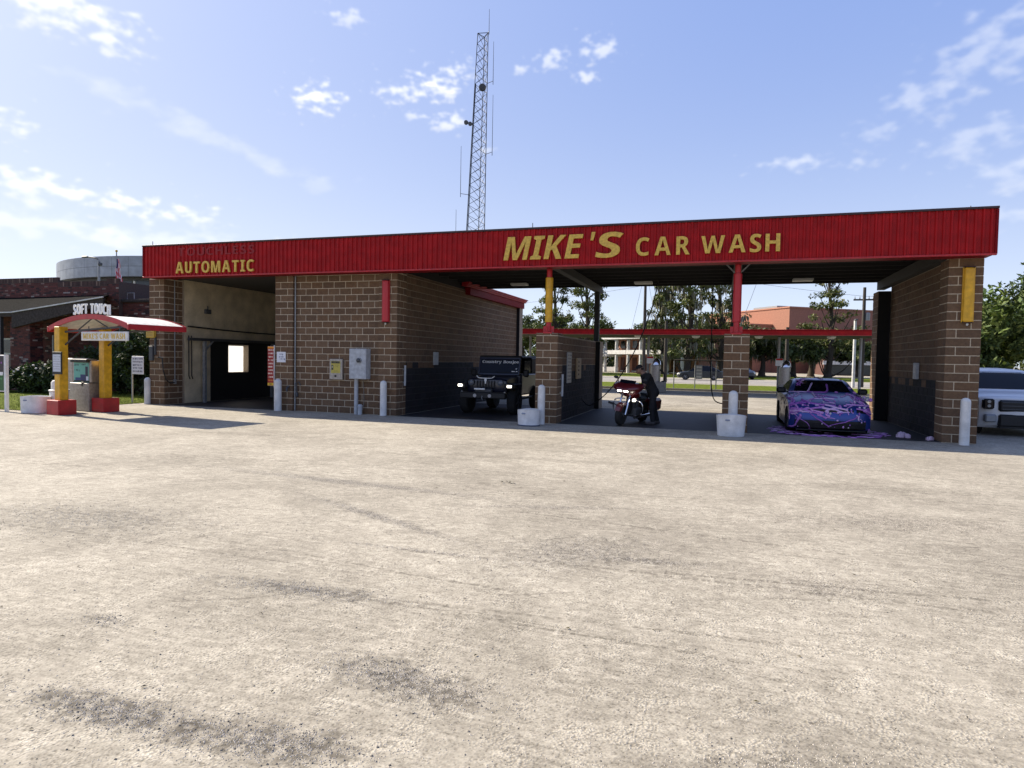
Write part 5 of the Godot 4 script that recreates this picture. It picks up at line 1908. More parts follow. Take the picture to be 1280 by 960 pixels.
# ---------------------------------------------------------------- poles, wires, tower
func wire(pts: Array, label: String, r := 0.014) -> void:
	var t := world_thing("power_line", label, "cable", pts[0] * Vector3(1, 0, 1), "overhead cables")
	var b := MB.new()
	for i in pts.size() - 1:
		var a: Vector3 = pts[i]
		var c: Vector3 = pts[i + 1]
		var q := []
		for k in 13:
			var s := k / 12.0
			q.append(a.lerp(c, s) - Vector3(0, 4.0 * s * (1.0 - s) * a.distance_to(c) * 0.012, 0))
		b.tube(q, r, r, 4)
	part(t, "line", b, M.iron)

func utility_pole(at: Vector3, h: float, arms: bool, label: String) -> void:
	var t := thing("utility_pole", label, "utility pole", at, 0.0, "utility poles behind the wash")
	var b := MB.new()
	b.cyl(Vector3.ZERO, Vector3(0, h, 0), 0.17, 0.11, 12)
	part(t, "shaft", b, M.pole_wood, 40)
	if arms:
		b = MB.new()
		b.box(Vector3(-0.75, h - 1.02, -0.18), Vector3(0.75, h - 0.90, -0.08))
		part(t, "crossarm", b, M.pole_wood)
		for x in [-0.65, -0.3, 0.35, 0.65]:
			b = MB.new()
			b.lathe([Vector2(0.03, 0), Vector2(0.05, 0.05), Vector2(0.025, 0.14), Vector2(0.03, 0.2)], Vector3(x, h - 0.9, -0.13), 8)
			part(t, "insulator", b, M.galv)
		b = MB.new()
		b.lathe([Vector2(0.16, 0), Vector2(0.17, 0.05), Vector2(0.17, 0.55), Vector2(0.1, 0.62)], Vector3(0.28, h - 2.6, 0), 12)
		part(t, "transformer", b, M.galv, 40)

func poles() -> void:
	utility_pole(Vector3(-7.25, 0, -45.3), 11.5, true, "dark utility pole with stay wires left of the person")
	utility_pole(Vector3(10.4, 0, -40.5), 7.9, true, "dark utility pole with crossarm above the blue car")
	utility_pole(Vector3(-4.75, 0, -39.4), 5.2, false, "short dark pole standing in the lawn right of the person")
	utility_pole(Vector3(4.6, 0, -37.5), 4.6, false, "slim pole standing in the lawn left of the blue car")
	utility_pole(Vector3(-14.6, 0, -44.0), 4.8, false, "slim dark pole left of the motorcycle")
	var t := thing("white_lamp_post", "white lamp post next to the utility pole above the blue car", "lamp post", Vector3(9.6, 0, -39.2))
	var b := MB.new()
	b.cyl(Vector3.ZERO, Vector3(0, 5.2, 0), 0.12, 0.10, 10)
	part(t, "post", b, M.far_white, 40)
	b = MB.new()
	b.bev(Vector3(0, 5.25, 0.25), Vector3(0.2, 0.12, 0.6), 0.03)
	part(t, "lamp_head", b, M.iron)
	wire([Vector3(-7.25, 10.8, -45.3), Vector3(10.4, 7.2, -40.5), Vector3(60, 9, -35)], "thin power line between the two utility poles")
	wire([Vector3(-7.25, 8.9, -45.3), Vector3(-40, 7.5, -60)], "power line running left from the pole past the yellow sleeve")
	wire([Vector3(-7.25, 9.4, -45.3), Vector3(-32, 9.8, -52)], "upper power line sagging left of the dark pole")
	wire([Vector3(-7.25, 10.5, -45.3), Vector3(-9.6, 0.0, -45.6)], "stay wire slanting left from the dark pole")
	wire([Vector3(-7.25, 10.5, -45.3), Vector3(-5.0, 0.0, -45.0)], "stay wire slanting right from the dark pole")
	wire([Vector3(2.2, 8.0, -32.0), Vector3(0.6, 3.3, -24.6)], "slanting cable left of the orange brick hall")

func tower() -> void:
	var C := Vector3(-27.6, 0, -53.9)
	var t := world_thing("radio_tower", "tall steel lattice radio tower above the red fascia", "tower", C)
	var H := 38.7
	var base := 2.4
	var topw := 1.05
	var turn := 0.35
	var legs := []
	var bays := 34
	for k in bays + 1:
		var s := float(k) / bays
		var y := H * s
		var r := lerpf(base, topw, s) * 0.5774 * 1.15
		var ring := []
		for i in 3:
			var a := turn + i * TAU / 3.0
			ring.append(C + Vector3(cos(a) * r + 0.4 * s - 0.45 * (1.0 - s), y, sin(a) * r))
		legs.append(ring)
	for i in 3:
		var b := MB.new()
		b.cyl(legs[0][i], legs[bays][i], 0.055, 0.042, 6)
		part(t, "leg", b, M.tower, 50)
	var unit := MB.new()
	unit.cyl(Vector3(0, 0, -0.5), Vector3(0, 0, 0.5), 1.0, 1.0, 5)
	var um := unit.mesh(50)
	for k in range(10, bays):
		for i in 3:
			var j := (i + 1) % 3
			for e in [[legs[k][i], legs[k + 1][j]], [legs[k][j], legs[k + 1][i]]]:
				var a: Vector3 = e[0]
				var c: Vector3 = e[1]
				put(t, "brace", um, M.tower, Transform3D(Basis.looking_at(c - a, Vector3.UP) * Basis.from_scale(Vector3(0.024, 0.024, a.distance_to(c))), (a + c) * 0.5 - t.position))
	for i in 3:
		var b := MB.new()
		b.cyl(legs[bays][i], legs[bays][(i + 1) % 3], 0.04, 0.04, 5)
		part(t, "top_ring", b, M.tower)
	# feeder cables, antennas, small dishes
	var f := MB.new()
	for q in [0.0, 0.12, 0.22]: f.cyl(legs[0][1] + Vector3(q, 0, 0), legs[29][1] + Vector3(q * 0.6, 0, 0), 0.03, 0.03, 5)
	part(t, "feeder_cable", f, M.tower)
	for q in [[legs[bays][0], 0.1, 0.0, 2.6], [legs[22][0], 0.75, 1.0, 6.6], [legs[29][0], 0.7, 0.0, 4.6], [legs[18][1], -1.0, 0.0, 5.6], [legs[12][1], -1.2, 0.0, 5.2]]:
		var p: Vector3 = q[0]
		var b := MB.new()
		b.cyl(p, p + Vector3(q[1], 0.2, 0), 0.03, 0.03, 5)
		b.cyl(p + Vector3(q[1], -0.2, 0), p + Vector3(q[1], q[3], 0), 0.035, 0.02, 6)
		part(t, "antenna", b, M.tower)
	for q in [[legs[29][2], Vector3(0.0, 0.0, 0.2), 0.45], [legs[25][1], Vector3(-0.7, 0.2, 0.2), 0.26], [legs[25][1], Vector3(-0.2, 0.0, 0.2), 0.24]]:
		var b := MB.new()
		b.cyl(q[0] + q[1], q[0] + q[1] + Vector3(0.05, 0, 0.22), q[2], q[2] * 0.85, 14)
		b.cyl(q[0], q[0] + q[1], 0.03, 0.03, 5)
		part(t, "dish", b, M.iron, 40)


# ---------------------------------------------------------------- vehicles (local: front towards +z, origin on the ground under the nose)
class BodyShell:  # a body skin: a side profile carried across the width
	var prof: Array          # Vector2(z, y) from the lower nose over the top to the lower tail
	var half := 0.9          # half width
	var recede := 0.25       # how far the corners fall back
	var drop := 0.05         # how far the shoulders fall
	var tumble := 0.0        # lean of the sides
	var belt := 0.0
	var zmax := 0.0
	var zmin := 0.0
	var ymin := 9.0
	var ymax := 0.0

	func setup() -> void:
		zmax = -99.0; zmin = 99.0
		for p in prof:
			zmax = maxf(zmax, p.x); zmin = minf(zmin, p.x); ymin = minf(ymin, p.y); ymax = maxf(ymax, p.y)

	func at(q: float, s: float) -> Vector3:  # q -1..1 across, s index along the profile
		var i := clampi(int(s), 0, prof.size() - 2)
		var p: Vector2 = (prof[i] as Vector2).lerp(prof[i + 1], s - i)
		var e := absf(q)
		var front := clampf((p.x - (zmax - 1.1)) / 1.1, 0.0, 1.0)
		var rear := clampf(((zmin + 1.1) - p.x) / 1.1, 0.0, 1.0)
		var z := p.x - recede * pow(e, 3.5) * front * front + recede * pow(e, 3.5) * rear * rear
		var y := p.y - drop * pow(e, 6.0) * clampf((p.y - ymin) / (ymax - ymin), 0.0, 1.0)
		var w := half - tumble * maxf(0.0, p.y - belt)
		return Vector3(q * w, y, z)

	func mesh_into(b: MB, qs: Array) -> void:
		for k in prof.size() - 1:
			for i in qs.size() - 1:
				b.quad(at(qs[i], k), at(qs[i + 1], k), at(qs[i + 1], k + 1), at(qs[i], k + 1))
		for side in [-1.0, 1.0]:
			var poly := PackedVector2Array()
			var pts := []
			for k in prof.size():
				var p := at(side, k)
				poly.append(Vector2(p.z, p.y)); pts.append(p)
			var t := Geometry2D.triangulate_polygon(poly)
			for i in range(0, t.size(), 3):
				var n: Vector3 = (pts[t[i + 1]] - pts[t[i]]).cross(pts[t[i + 2]] - pts[t[i]])
				if n.x * side > 0: b.tri(pts[t[i]], pts[t[i + 1]], pts[t[i + 2]])
				else: b.tri(pts[t[i]], pts[t[i + 2]], pts[t[i + 1]])

	func patch(b: MB, q0: float, q1: float, s0: float, s1: float, lift: float, n := 6) -> void:  # a piece laid on the skin
		var g := []
		for j in n + 1:
			var row := []
			for i in n + 1:
				var q := lerpf(q0, q1, float(i) / n)
				var s := lerpf(s0, s1, float(j) / n)
				var nn := (at(q + 0.01, s) - at(q - 0.01, s)).cross(at(q, s + 0.05) - at(q, s - 0.05)).normalized()
				row.append(at(q, s) + nn * lift)
			g.append(row)
		for j in n:
			for i in n: b.quad(g[j][i], g[j][i + 1], g[j + 1][i + 1], g[j + 1][i])

const QS := [-1.0, -0.97, -0.92, -0.84, -0.7, -0.5, -0.25, 0.0, 0.25, 0.5, 0.7, 0.84, 0.92, 0.97, 1.0]

func skin(prof: Array, half: float, recede: float, drop: float, tumble := 0.0, belt := 0.0) -> BodyShell:
	var s := BodyShell.new()
	s.prof = prof; s.half = half; s.recede = recede; s.drop = drop; s.tumble = tumble; s.belt = belt
	s.setup()
	return s

func wheel(parent: Node, at: Vector3, r: float, w: float, rim: Material) -> void:
	var bs := Basis(Vector3.BACK, -PI / 2 * signf(at.x) if at.x != 0.0 else -PI / 2)
	var b := MB.new()
	b.lathe([Vector2(r * 0.62, -w * 0.5), Vector2(r * 0.92, -w * 0.5), Vector2(r, -w * 0.36), Vector2(r, w * 0.36), Vector2(r * 0.92, w * 0.5), Vector2(r * 0.64, w * 0.5), Vector2(r * 0.62, w * 0.42)], at, 28, bs)
	var o := part(parent, "wheel", b, M.rubber, 35)
	b = MB.new()
	b.lathe([Vector2(r * 0.63, w * 0.38), Vector2(r * 0.60, w * 0.47), Vector2(r * 0.56, w * 0.40), Vector2(r * 0.2, w * 0.34), Vector2(r * 0.12, w * 0.44), Vector2(0.005, w * 0.45)], at, 24, bs)
	for k in 5:
		var a := TAU * k / 5.0
		b.obox(at + bs * Vector3(cos(a) * r * 0.36, w * 0.42, sin(a) * r * 0.36), Vector3(r * 0.5, 0.03, r * 0.12), bs * Basis(Vector3.UP, -a))
	put(o, "rim", b.mesh(35), rim)

func arch(parent: Node, at: Vector3, r: float) -> void:  # dark wheel housing let into the side
	var b := MB.new()
	var s := signf(at.x)
	b.cyl(at - Vector3(s * 0.2, 0, 0), at + Vector3(s * 0.004, 0, 0), r, r, 28)
	part(parent, "wheel_arch", b, M.black)

func mirror(parent: Node, at: Vector3, s: float, m: Material, size := Vector3(0.24, 0.16, 0.12)) -> void:
	var b := MB.new()
	b.bev(at, size, 0.04)
	b.obox(at + Vector3(-s * size.x * 0.6, -0.05, 0), Vector3(size.x * 0.5, 0.04, 0.06))
	part(parent, "wing_mirror", b, m, 40)

func glow(col: Color, e: float) -> StandardMaterial3D:
	var m := mat(Color(0.9, 0.9, 0.9), 0.3)
	m.emission_enabled = true
	m.emission = col
	m.emission_energy_multiplier = e
	return m

func coupe() -> void:
	var paint := mat(lin(0.012, 0.045, 0.26), 0.28, 0.35)
	paint.clearcoat_enabled = true
	paint.clearcoat = 0.6
	var C := Vector3(2.58, 0, -0.40)
	var t := thing("coupe", "glossy blue sports coupe streaked with purple foam in the right bay", "car", C)
	var body := skin([Vector2(-0.16, 0.13), Vector2(-0.05, 0.18), Vector2(-0.01, 0.30), Vector2(0.0, 0.42), Vector2(-0.02, 0.55), Vector2(-0.06, 0.64), Vector2(-0.16, 0.71), Vector2(-0.34, 0.77), Vector2(-0.7, 0.86), Vector2(-1.2, 0.94), Vector2(-1.72, 1.0), Vector2(-2.6, 1.01), Vector2(-3.6, 1.02), Vector2(-4.2, 1.04), Vector2(-4.72, 1.0), Vector2(-4.80, 0.8), Vector2(-4.76, 0.4), Vector2(-4.62, 0.16)], 0.95, 0.34, 0.10)
	var b := MB.new()
	body.mesh_into(b, QS)
	part(t, "body", b, paint, 38)
	var cab := skin([Vector2(-1.45, 0.96), Vector2(-1.70, 1.02), Vector2(-2.05, 1.20), Vector2(-2.36, 1.325), Vector2(-2.75, 1.375), Vector2(-3.2, 1.36), Vector2(-3.75, 1.22), Vector2(-4.3, 1.03)], 0.86, 0.16, 0.05, 0.52, 1.0)
	b = MB.new()
	cab.mesh_into(b, QS)
	part(t, "cabin", b, paint, 38)
	b = MB.new()
	cab.patch(b, -0.84, 0.84, 1.02, 2.95, 0.006, 8)
	part(t, "windshield", b, M.glass_dark, 50)
	b = MB.new()
	cab.patch(b, -0.8, 0.8, 5.2, 6.7, 0.006, 6)
	part(t, "rear_window", b, M.glass_dark, 50)
	for s in [-1.0, 1.0]:
		b = MB.new()
		var p := [Vector2(-1.95, 1.04), Vector2(-3.85, 1.06), Vector2(-3.5, 1.24), Vector2(-2.9, 1.32), Vector2(-2.42, 1.28)]
		var v := []
		for e in p: v.append(Vector3(s * (0.86 - 0.52 * (e.y - 1.0) + 0.008), e.y, e.x))
		for i in range(1, 4):
			if s > 0: b.tri(v[0], v[i], v[i + 1])
			else: b.tri(v[0], v[i + 1], v[i])
		part(t, "side_window", b, M.glass_dark)
		mirror(t, Vector3(s * 1.03, 1.04, -1.92), s, M.black)
		b = MB.new()
		body.patch(b, s * 0.62 if s > 0 else -0.9, s * 0.9 if s > 0 else -0.62, 4.35, 5.15, 0.012, 4)
		part(t, "headlight", b, M.glass_dark, 50)
		arch(t, Vector3(s * 0.945, 0.35, -0.95), 0.385)
		arch(t, Vector3(s * 0.945, 0.35, -3.75), 0.385)
		wheel(t, Vector3(s * 0.85, 0.335, -0.95), 0.335, 0.24, M.iron)
		wheel(t, Vector3(s * 0.85, 0.335, -3.75), 0.335, 0.26, M.iron)
	b = MB.new()
	body.patch(b, -0.55, 0.55, 4.3, 5.0, 0.008, 6)
	part(t, "upper_grille", b, M.black)
	b = MB.new()
	body.patch(b, -0.86, 0.86, 0.5, 2.55, 0.010, 8)
	part(t, "lower_intake", b, M.black)
	b = MB.new()
	b.bev(Vector3(0, 0.12, -0.10), Vector3(1.6, 0.025, 0.16), 0.006)
	part(t, "splitter", b, M.black)
	b = MB.new()
	b.bev(Vector3(0, 1.385, -3.0), Vector3(0.14, 0.035, 0.12), 0.012)
	part(t, "roof_aerial", b, M.black)
	# purple foam over the skin: strands, drips and lather, nobody could count them
	rng.seed = 4242
	var f := MB.new()
	var tones := [Color(0.42, 0.17, 0.52), Color(0.55, 0.28, 0.62), Color(0.30, 0.10, 0.42), Color(0.62, 0.42, 0.68)]
	for k in 88:
		var q := rng.randf_range(-0.95, 0.95)
		var s := rng.randf_range(3.0, 10.4)
		if rng.randf() < 0.35: q = signf(q) * rng.randf_range(0.6, 0.96)
		var on: BodyShell = body
		if rng.randf() < 0.16:
			on = cab
			s = rng.randf_range(0.8, 4.4)
		var dq := rng.randf_range(-0.06, 0.06)
		var ds := rng.randf_range(-0.16, 0.16) if rng.randf() < 0.72 else rng.randf_range(-0.45, -0.2)
		var pts := []
		for i in rng.randi_range(4, 13):
			pts.append(C + on.at(clampf(q, -0.985, 0.985), clampf(s, 0.8, on.prof.size() - 1.1)) + Vector3(0, 0.004, 0.004))
			q += dq; s += ds
			dq = clampf(dq + rng.randf_range(-0.05, 0.05), -0.12, 0.12)
			ds = clampf(ds + rng.randf_range(-0.12, 0.12), -0.5, 0.3)
		f.tint = tones[rng.randi() % 4]
		f.tube(smooth_path(pts, 3), rng.randf_range(0.012, 0.036), rng.randf_range(0.005, 0.022), 6)
	for k in 130:  # clots on the fender and door that face the bay wall, and along the nose
		var s := rng.randf_range(0.6, 9.5)
		var q := 0.99 if rng.randf() < 0.6 else rng.randf_range(-0.9, 0.98)
		var p := body.at(q, s)
		if q > 0.98: p = Vector3(0.955, rng.randf_range(0.2, 0.95), rng.randf_range(-3.2, -0.4))
		var r := rng.randf_range(0.014, 0.06) if q > 0.98 else rng.randf_range(0.01, 0.03)
		f.tint = tones[rng.randi() % 4] if rng.randf() < 0.75 else Color(0.62, 0.56, 0.60)
		f.ball(C + p, Vector3(r, r * rng.randf_range(0.6, 1.5), r), 6)
	for k in 40:
		f.tint = Color(0.30, 0.26, 0.30)
		var p := Vector3(-0.955, rng.randf_range(0.15, 0.85), rng.randf_range(-3.4, -0.5))
		f.ball(C + p, Vector3(0.008, rng.randf_range(0.02, 0.07), 0.02), 5)
	var o := part(self, "soap_foam", f, colored(mat(Color(1, 1, 1), 0.5)), 50)
	tag(o, "purple soap foam streaked over the blue coupe", "foam", "", "stuff")
	var g := MB.new()
	for k in 210:
		var a := rng.randf_range(-0.5, PI + 0.5) if rng.randf() < 0.7 else rng.randf() * TAU
		var p := Vector3(2.62 + cos(a) * rng.randf_range(0.9, 1.45), 0.008, -0.62 + sin(a) * rng.randf_range(0.25, 0.62) - (1.6 * rng.randf() if absf(cos(a)) > 0.8 else 0.0))
		g.tint = tones[rng.randi() % 4]
		g.ball(p, Vector3(rng.randf_range(0.03, 0.13), rng.randf_range(0.006, 0.018), rng.randf_range(0.015, 0.05)), 7, Basis(Vector3.UP, rng.randf_range(-0.4, 0.4)))
	o = part(self, "foam_puddle", g, colored(mat(Color(1, 1, 1), 0.5)), 50)
	tag(o, "purple foam lying on the floor round the blue coupe", "foam", "", "stuff")
	for q in [[4.25, -0.75, 0.16, "pale lump of lather on the floor near the bay wall end"], [4.72, -0.35, 0.11, "small mauve lump of lather beside the right pier foot"]]:
		var l := MB.new()
		for k in 9: l.ball(Vector3(rng.randf_range(-1, 1) * q[2] * 0.7, q[2] * rng.randf_range(0.15, 0.45), rng.randf_range(-1, 1) * q[2] * 0.5), Vector3.ONE * q[2] * rng.randf_range(0.3, 0.6), 7)
		var lo := part(self, "lather_lump", l, mat(lin(0.52, 0.40, 0.52), 0.7), 50)
		lo.position = Vector3(q[0], 0, q[1])
		tag(lo, q[3], "foam", "lumps of lather on the bay floor")

func white_suv() -> void:
	var paint := mat(lin(0.62, 0.64, 0.67), 0.25)
	paint.clearcoat_enabled = true
	paint.clearcoat = 0.5
	var t := thing("white_suv", "white boxy sport utility vehicle parked right of the wash", "car", Vector3(7.40, 0, -2.3))
	var body := skin([Vector2(-0.2, 0.20), Vector2(-0.06, 0.28), Vector2(0.0, 0.46), Vector2(0.0, 0.66), Vector2(-0.01, 0.84), Vector2(-0.04, 0.97), Vector2(-0.14, 1.04), Vector2(-0.7, 1.10), Vector2(-1.4, 1.15), Vector2(-3.0, 1.17), Vector2(-4.85, 1.17), Vector2(-4.98, 0.9), Vector2(-4.95, 0.4), Vector2(-4.8, 0.24)], 0.995, 0.22, 0.06)
	var b := MB.new()
	body.mesh_into(b, QS)
	part(t, "body", b, paint, 38)
	var cab := skin([Vector2(-1.15, 1.10), Vector2(-1.40, 1.17), Vector2(-1.75, 1.43), Vector2(-2.05, 1.64), Vector2(-2.4, 1.73), Vector2(-3.4, 1.76), Vector2(-4.5, 1.72), Vector2(-4.85, 1.5), Vector2(-4.96, 1.15)], 0.95, 0.10, 0.05, 0.30, 1.15)
	b = MB.new()
	cab.mesh_into(b, QS)
	part(t, "cabin", b, paint, 38)
	b = MB.new()
	cab.patch(b, -0.9, 0.9, 1.05, 3.1, 0.006, 8)
	part(t, "windshield", b, M.glass_dark, 50)
	for s in [-1.0, 1.0]:
		b = MB.new()
		var v := []
		for e in [Vector2(-1.75, 1.19), Vector2(-4.6, 1.19), Vector2(-4.5, 1.6), Vector2(-2.25, 1.62)]: v.append(Vector3(s * (0.95 - 0.30 * (e.y - 1.15) + 0.008), e.y, e.x))
		if s > 0: b.quad(v[0], v[1], v[2], v[3])
		else: b.quad(v[0], v[3], v[2], v[1])
		part(t, "side_window", b, M.glass_dark)
		mirror(t, Vector3(s * 1.08, 1.16, -1.6), s, M.black)
		b = MB.new()
		b.bev(Vector3(s * 0.845, 0.83, -0.075), Vector3(0.25, 0.27, 0.16), 0.035)
		var h := part(t, "headlight", b, M.glass_dark, 30)
		for y in [0.78, 0.89]:
			b = MB.new()
			b.cyl(Vector3(s * 0.845, y, 0.0), Vector3(s * 0.845, y, 0.012), 0.04, 0.04, 12)
			put(h, "lens", b.mesh(40), M.galv)
		b = MB.new()
		b.bev(Vector3(s * 0.80, 0.46, -0.05), Vector3(0.26, 0.20, 0.16), 0.03)
		part(t, "bumper_corner", b, M.panel_grey, 30)
		arch(t, Vector3(s * 0.995, 0.4, -0.95), 0.45)
		arch(t, Vector3(s * 0.995, 0.4, -3.85), 0.45)
		wheel(t, Vector3(s * 0.88, 0.38, -0.95), 0.38, 0.26, M.iron)
		wheel(t, Vector3(s * 0.88, 0.38, -3.85), 0.38, 0.26, M.iron)
	b = MB.new()
	b.bev(Vector3(0, 0.79, -0.03), Vector3(1.26, 0.30, 0.12), 0.045)
	var g := part(t, "grille", b, M.black, 30)
	for k in 3:
		b = MB.new()
		b.bev(Vector3(0, 0.70 + k * 0.09, 0.034), Vector3(1.12, 0.025, 0.012), 0.004)
		put(g, "grille_bar", b.mesh(), M.iron)
	b = MB.new()
	b.bev(Vector3(0, 0.41, -0.05), Vector3(1.24, 0.32, 0.16), 0.04)
	part(t, "lower_intake", b, M.black, 30)
	b = MB.new()
	b.bev(Vector3(0, 0.245, -0.12), Vector3(1.2, 0.07, 0.2), 0.02)
	part(t, "skid_plate", b, M.dark_metal, 30)

func offroader() -> void:
	var paint := mat(lin(0.006, 0.008, 0.022), 0.25)
	paint.clearcoat_enabled = true
	paint.clearcoat = 0.7
	var t := thing("offroad_vehicle", "dark navy off-road vehicle with white horn emblem in the first bay", "off-road vehicle", Vector3(-7.14, 0, -1.55))
	var b := MB.new()
	# hood and grille shell
	var body := skin([Vector2(-0.34, 0.72), Vector2(-0.30, 0.78), Vector2(-0.28, 0.95), Vector2(-0.30, 1.10), Vector2(-0.38, 1.17), Vector2(-0.9, 1.21), Vector2(-1.55, 1.25), Vector2(-1.6, 0.7)], 0.66, 0.10, 0.07)
	body.mesh_into(b, QS)
	part(t, "hood", b, paint, 35)
	b = MB.new()
	b.bev(Vector3(0, 0.93, -2.75), Vector3(1.58, 0.72, 2.4), 0.05)
	part(t, "body_tub", b, paint)
	for k in 7:
		b = MB.new()
		b.bev(Vector3(-0.285 + k * 0.095, 0.95, -0.272), Vector3(0.05, 0.25, 0.03), 0.015)
		part(t, "grille_slot", b, M.black)
	for s in [-1.0, 1.0]:
		b = MB.new()
		b.cyl(Vector3(s * 0.49, 1.01, -0.31), Vector3(s * 0.49, 1.01, -0.255), 0.10, 0.10, 20)
		var h := part(t, "headlight", b, M.iron, 40)
		b = MB.new()
		b.ball(Vector3(s * 0.49, 1.01, -0.262), Vector3(0.085, 0.085, 0.03), 12)
		put(h, "lens", b.mesh(60), mat(lin(0.10, 0.11, 0.13), 0.08))
		# flat fender with its lit marker lamp
		b = MB.new()
		b.bev(Vector3(s * 0.80, 0.965, -0.62), Vector3(0.30, 0.06, 0.92), 0.025)
		b.bev(Vector3(s * 0.80, 0.90, -0.20), Vector3(0.30, 0.16, 0.07), 0.025)
		part(t, "fender", b, M.black, 30)
		b = MB.new()
		b.bev(Vector3(s * 0.82, 0.915, -0.155), Vector3(0.15, 0.075, 0.03), 0.014)
		part(t, "marker_lamp", b, glow(Color(1, 0.97, 0.9), 3.0), 30)
		b = MB.new()
		b.cyl(Vector3(s * 0.245, 0.615, 0.0), Vector3(s * 0.245, 0.615, 0.055), 0.055, 0.055, 14)
		part(t, "fog_lamp", b, mat(lin(0.35, 0.35, 0.36), 0.2), 40)
		b = MB.new()
		b.obox(Vector3(s * 0.66, 0.70, -0.04), Vector3(0.16, 0.025, 0.03), Basis(Vector3.BACK, s * 0.55))
		part(t, "bumper_trim", b, M.galv)
		wheel(t, Vector3(s * 0.80, 0.42, -0.78), 0.42, 0.28, M.iron)
		wheel(t, Vector3(s * 0.80, 0.42, -3.25), 0.42, 0.28, M.iron)
		mirror(t, Vector3(s * 0.92, 1.30, -1.62), s, M.black, Vector3(0.2, 0.24, 0.1))
		b = MB.new()
		b.box(Vector3(s * 0.79 - 0.004, 1.32, -2.55), Vector3(s * 0.79 + 0.004, 1.72, -1.85))
		part(t, "side_window", b, M.glass_dark)
		b = MB.new()
		b.bev(Vector3(s * 0.80, 0.48, -2.0), Vector3(0.10, 0.08, 1.5), 0.02)
		part(t, "side_step", b, M.black)
	b = MB.new()
	b.bev(Vector3(0, 0.62, -0.06), Vector3(1.52, 0.20, 0.20), 0.03)
	var bu := part(t, "bumper", b, M.black)
	b = MB.new()
	b.cyl(Vector3(-0.26, 0.76, -0.12), Vector3(0.26, 0.76, -0.12), 0.075, 0.075, 12)
	put(bu, "winch", b.mesh(40), M.iron)
	b = MB.new()
	b.bev(Vector3(-0.10, 0.82, 0.02), Vector3(0.36, 0.05, 0.03), 0.01)
	part(t, "light_bar", b, M.print_white)
	b = MB.new()
	b.tube([Vector3(0, 0.60, 0.04), Vector3(0.0, 0.54, 0.08), Vector3(0.02, 0.48, 0.06)], 0.02, 0.012, 8)
	part(t, "tow_hook", b, M.galv, 40)
	# windshield frame, glass and the lettering across its top
	var lean := Basis(Vector3.RIGHT, -0.30)
	var wf := Transform3D(lean, Vector3(0, 1.24, -1.50))
	b = MB.new()
	for q in [[Vector3(0, 0.015, 0), Vector3(1.46, 0.07, 0.06)], [Vector3(0, 0.565, 0), Vector3(1.40, 0.07, 0.06)], [Vector3(-0.70, 0.29, 0), Vector3(0.07, 0.60, 0.06)], [Vector3(0.70, 0.29, 0), Vector3(0.07, 0.60, 0.06)]]:
		b.bev(wf * q[0], q[1], 0.015, lean)
	part(t, "windshield_frame", b, paint)
	b = MB.new()
	b.obox(wf * Vector3(0, 0.29, 0), Vector3(1.36, 0.52, 0.012), lean)
	var ws := part(t, "windshield", b, M.glass_dark)
	letters(ws, "Country Boujee", -0.62, 0.66, 0.40, 0.495, 0.012, M.print_white, 0.004, 0.0, 0.09, font_serif, "letter", [], wf)
	for q in [[0.50, 0.12, 0.11], [0.62, 0.12, 0.06], [0.60, 0.21, 0.05]]:
		b = MB.new()
		b.obox(wf * Vector3(q[0], q[1], 0.008), Vector3(q[2], 0.035, 0.004), lean)
		put(ws, "sticker", b.mesh(), M.print_white)
	b = MB.new()
	b.tube([wf * Vector3(-0.1, 0.06, 0.02), wf * Vector3(0.35, 0.08, 0.02)], 0.008, 0.008, 6)
	put(ws, "wiper", b.mesh(), M.black)
	# hardtop
	b = MB.new()
	b.bev(Vector3(0, 1.83, -2.82), Vector3(1.5, 0.10, 2.3), 0.04)
	part(t, "hardtop", b, M.black)
	b = MB.new()
	b.bev(Vector3(0, 1.55, -3.35), Vector3(1.56, 0.56, 1.2), 0.04)
	part(t, "rear_cabin", b, M.black)
	# longhorn emblem on the grille top
	b = MB.new()
	b.tube(smooth_path([Vector3(-0.30, 1.225, -0.25), Vector3(-0.22, 1.165, -0.245), Vector3(-0.08, 1.155, -0.24), Vector3(0.08, 1.155, -0.24), Vector3(0.22, 1.165, -0.245), Vector3(0.30, 1.225, -0.25)], 4), 0.016, 0.014, 8)
	b.ball(Vector3(0, 1.10, -0.25), Vector3(0.045, 0.07, 0.02), 10)
	b.ball(Vector3(0, 1.03, -0.25), Vector3(0.028, 0.06, 0.018), 10)
	part(t, "horn_emblem", b, M.print_white, 50)

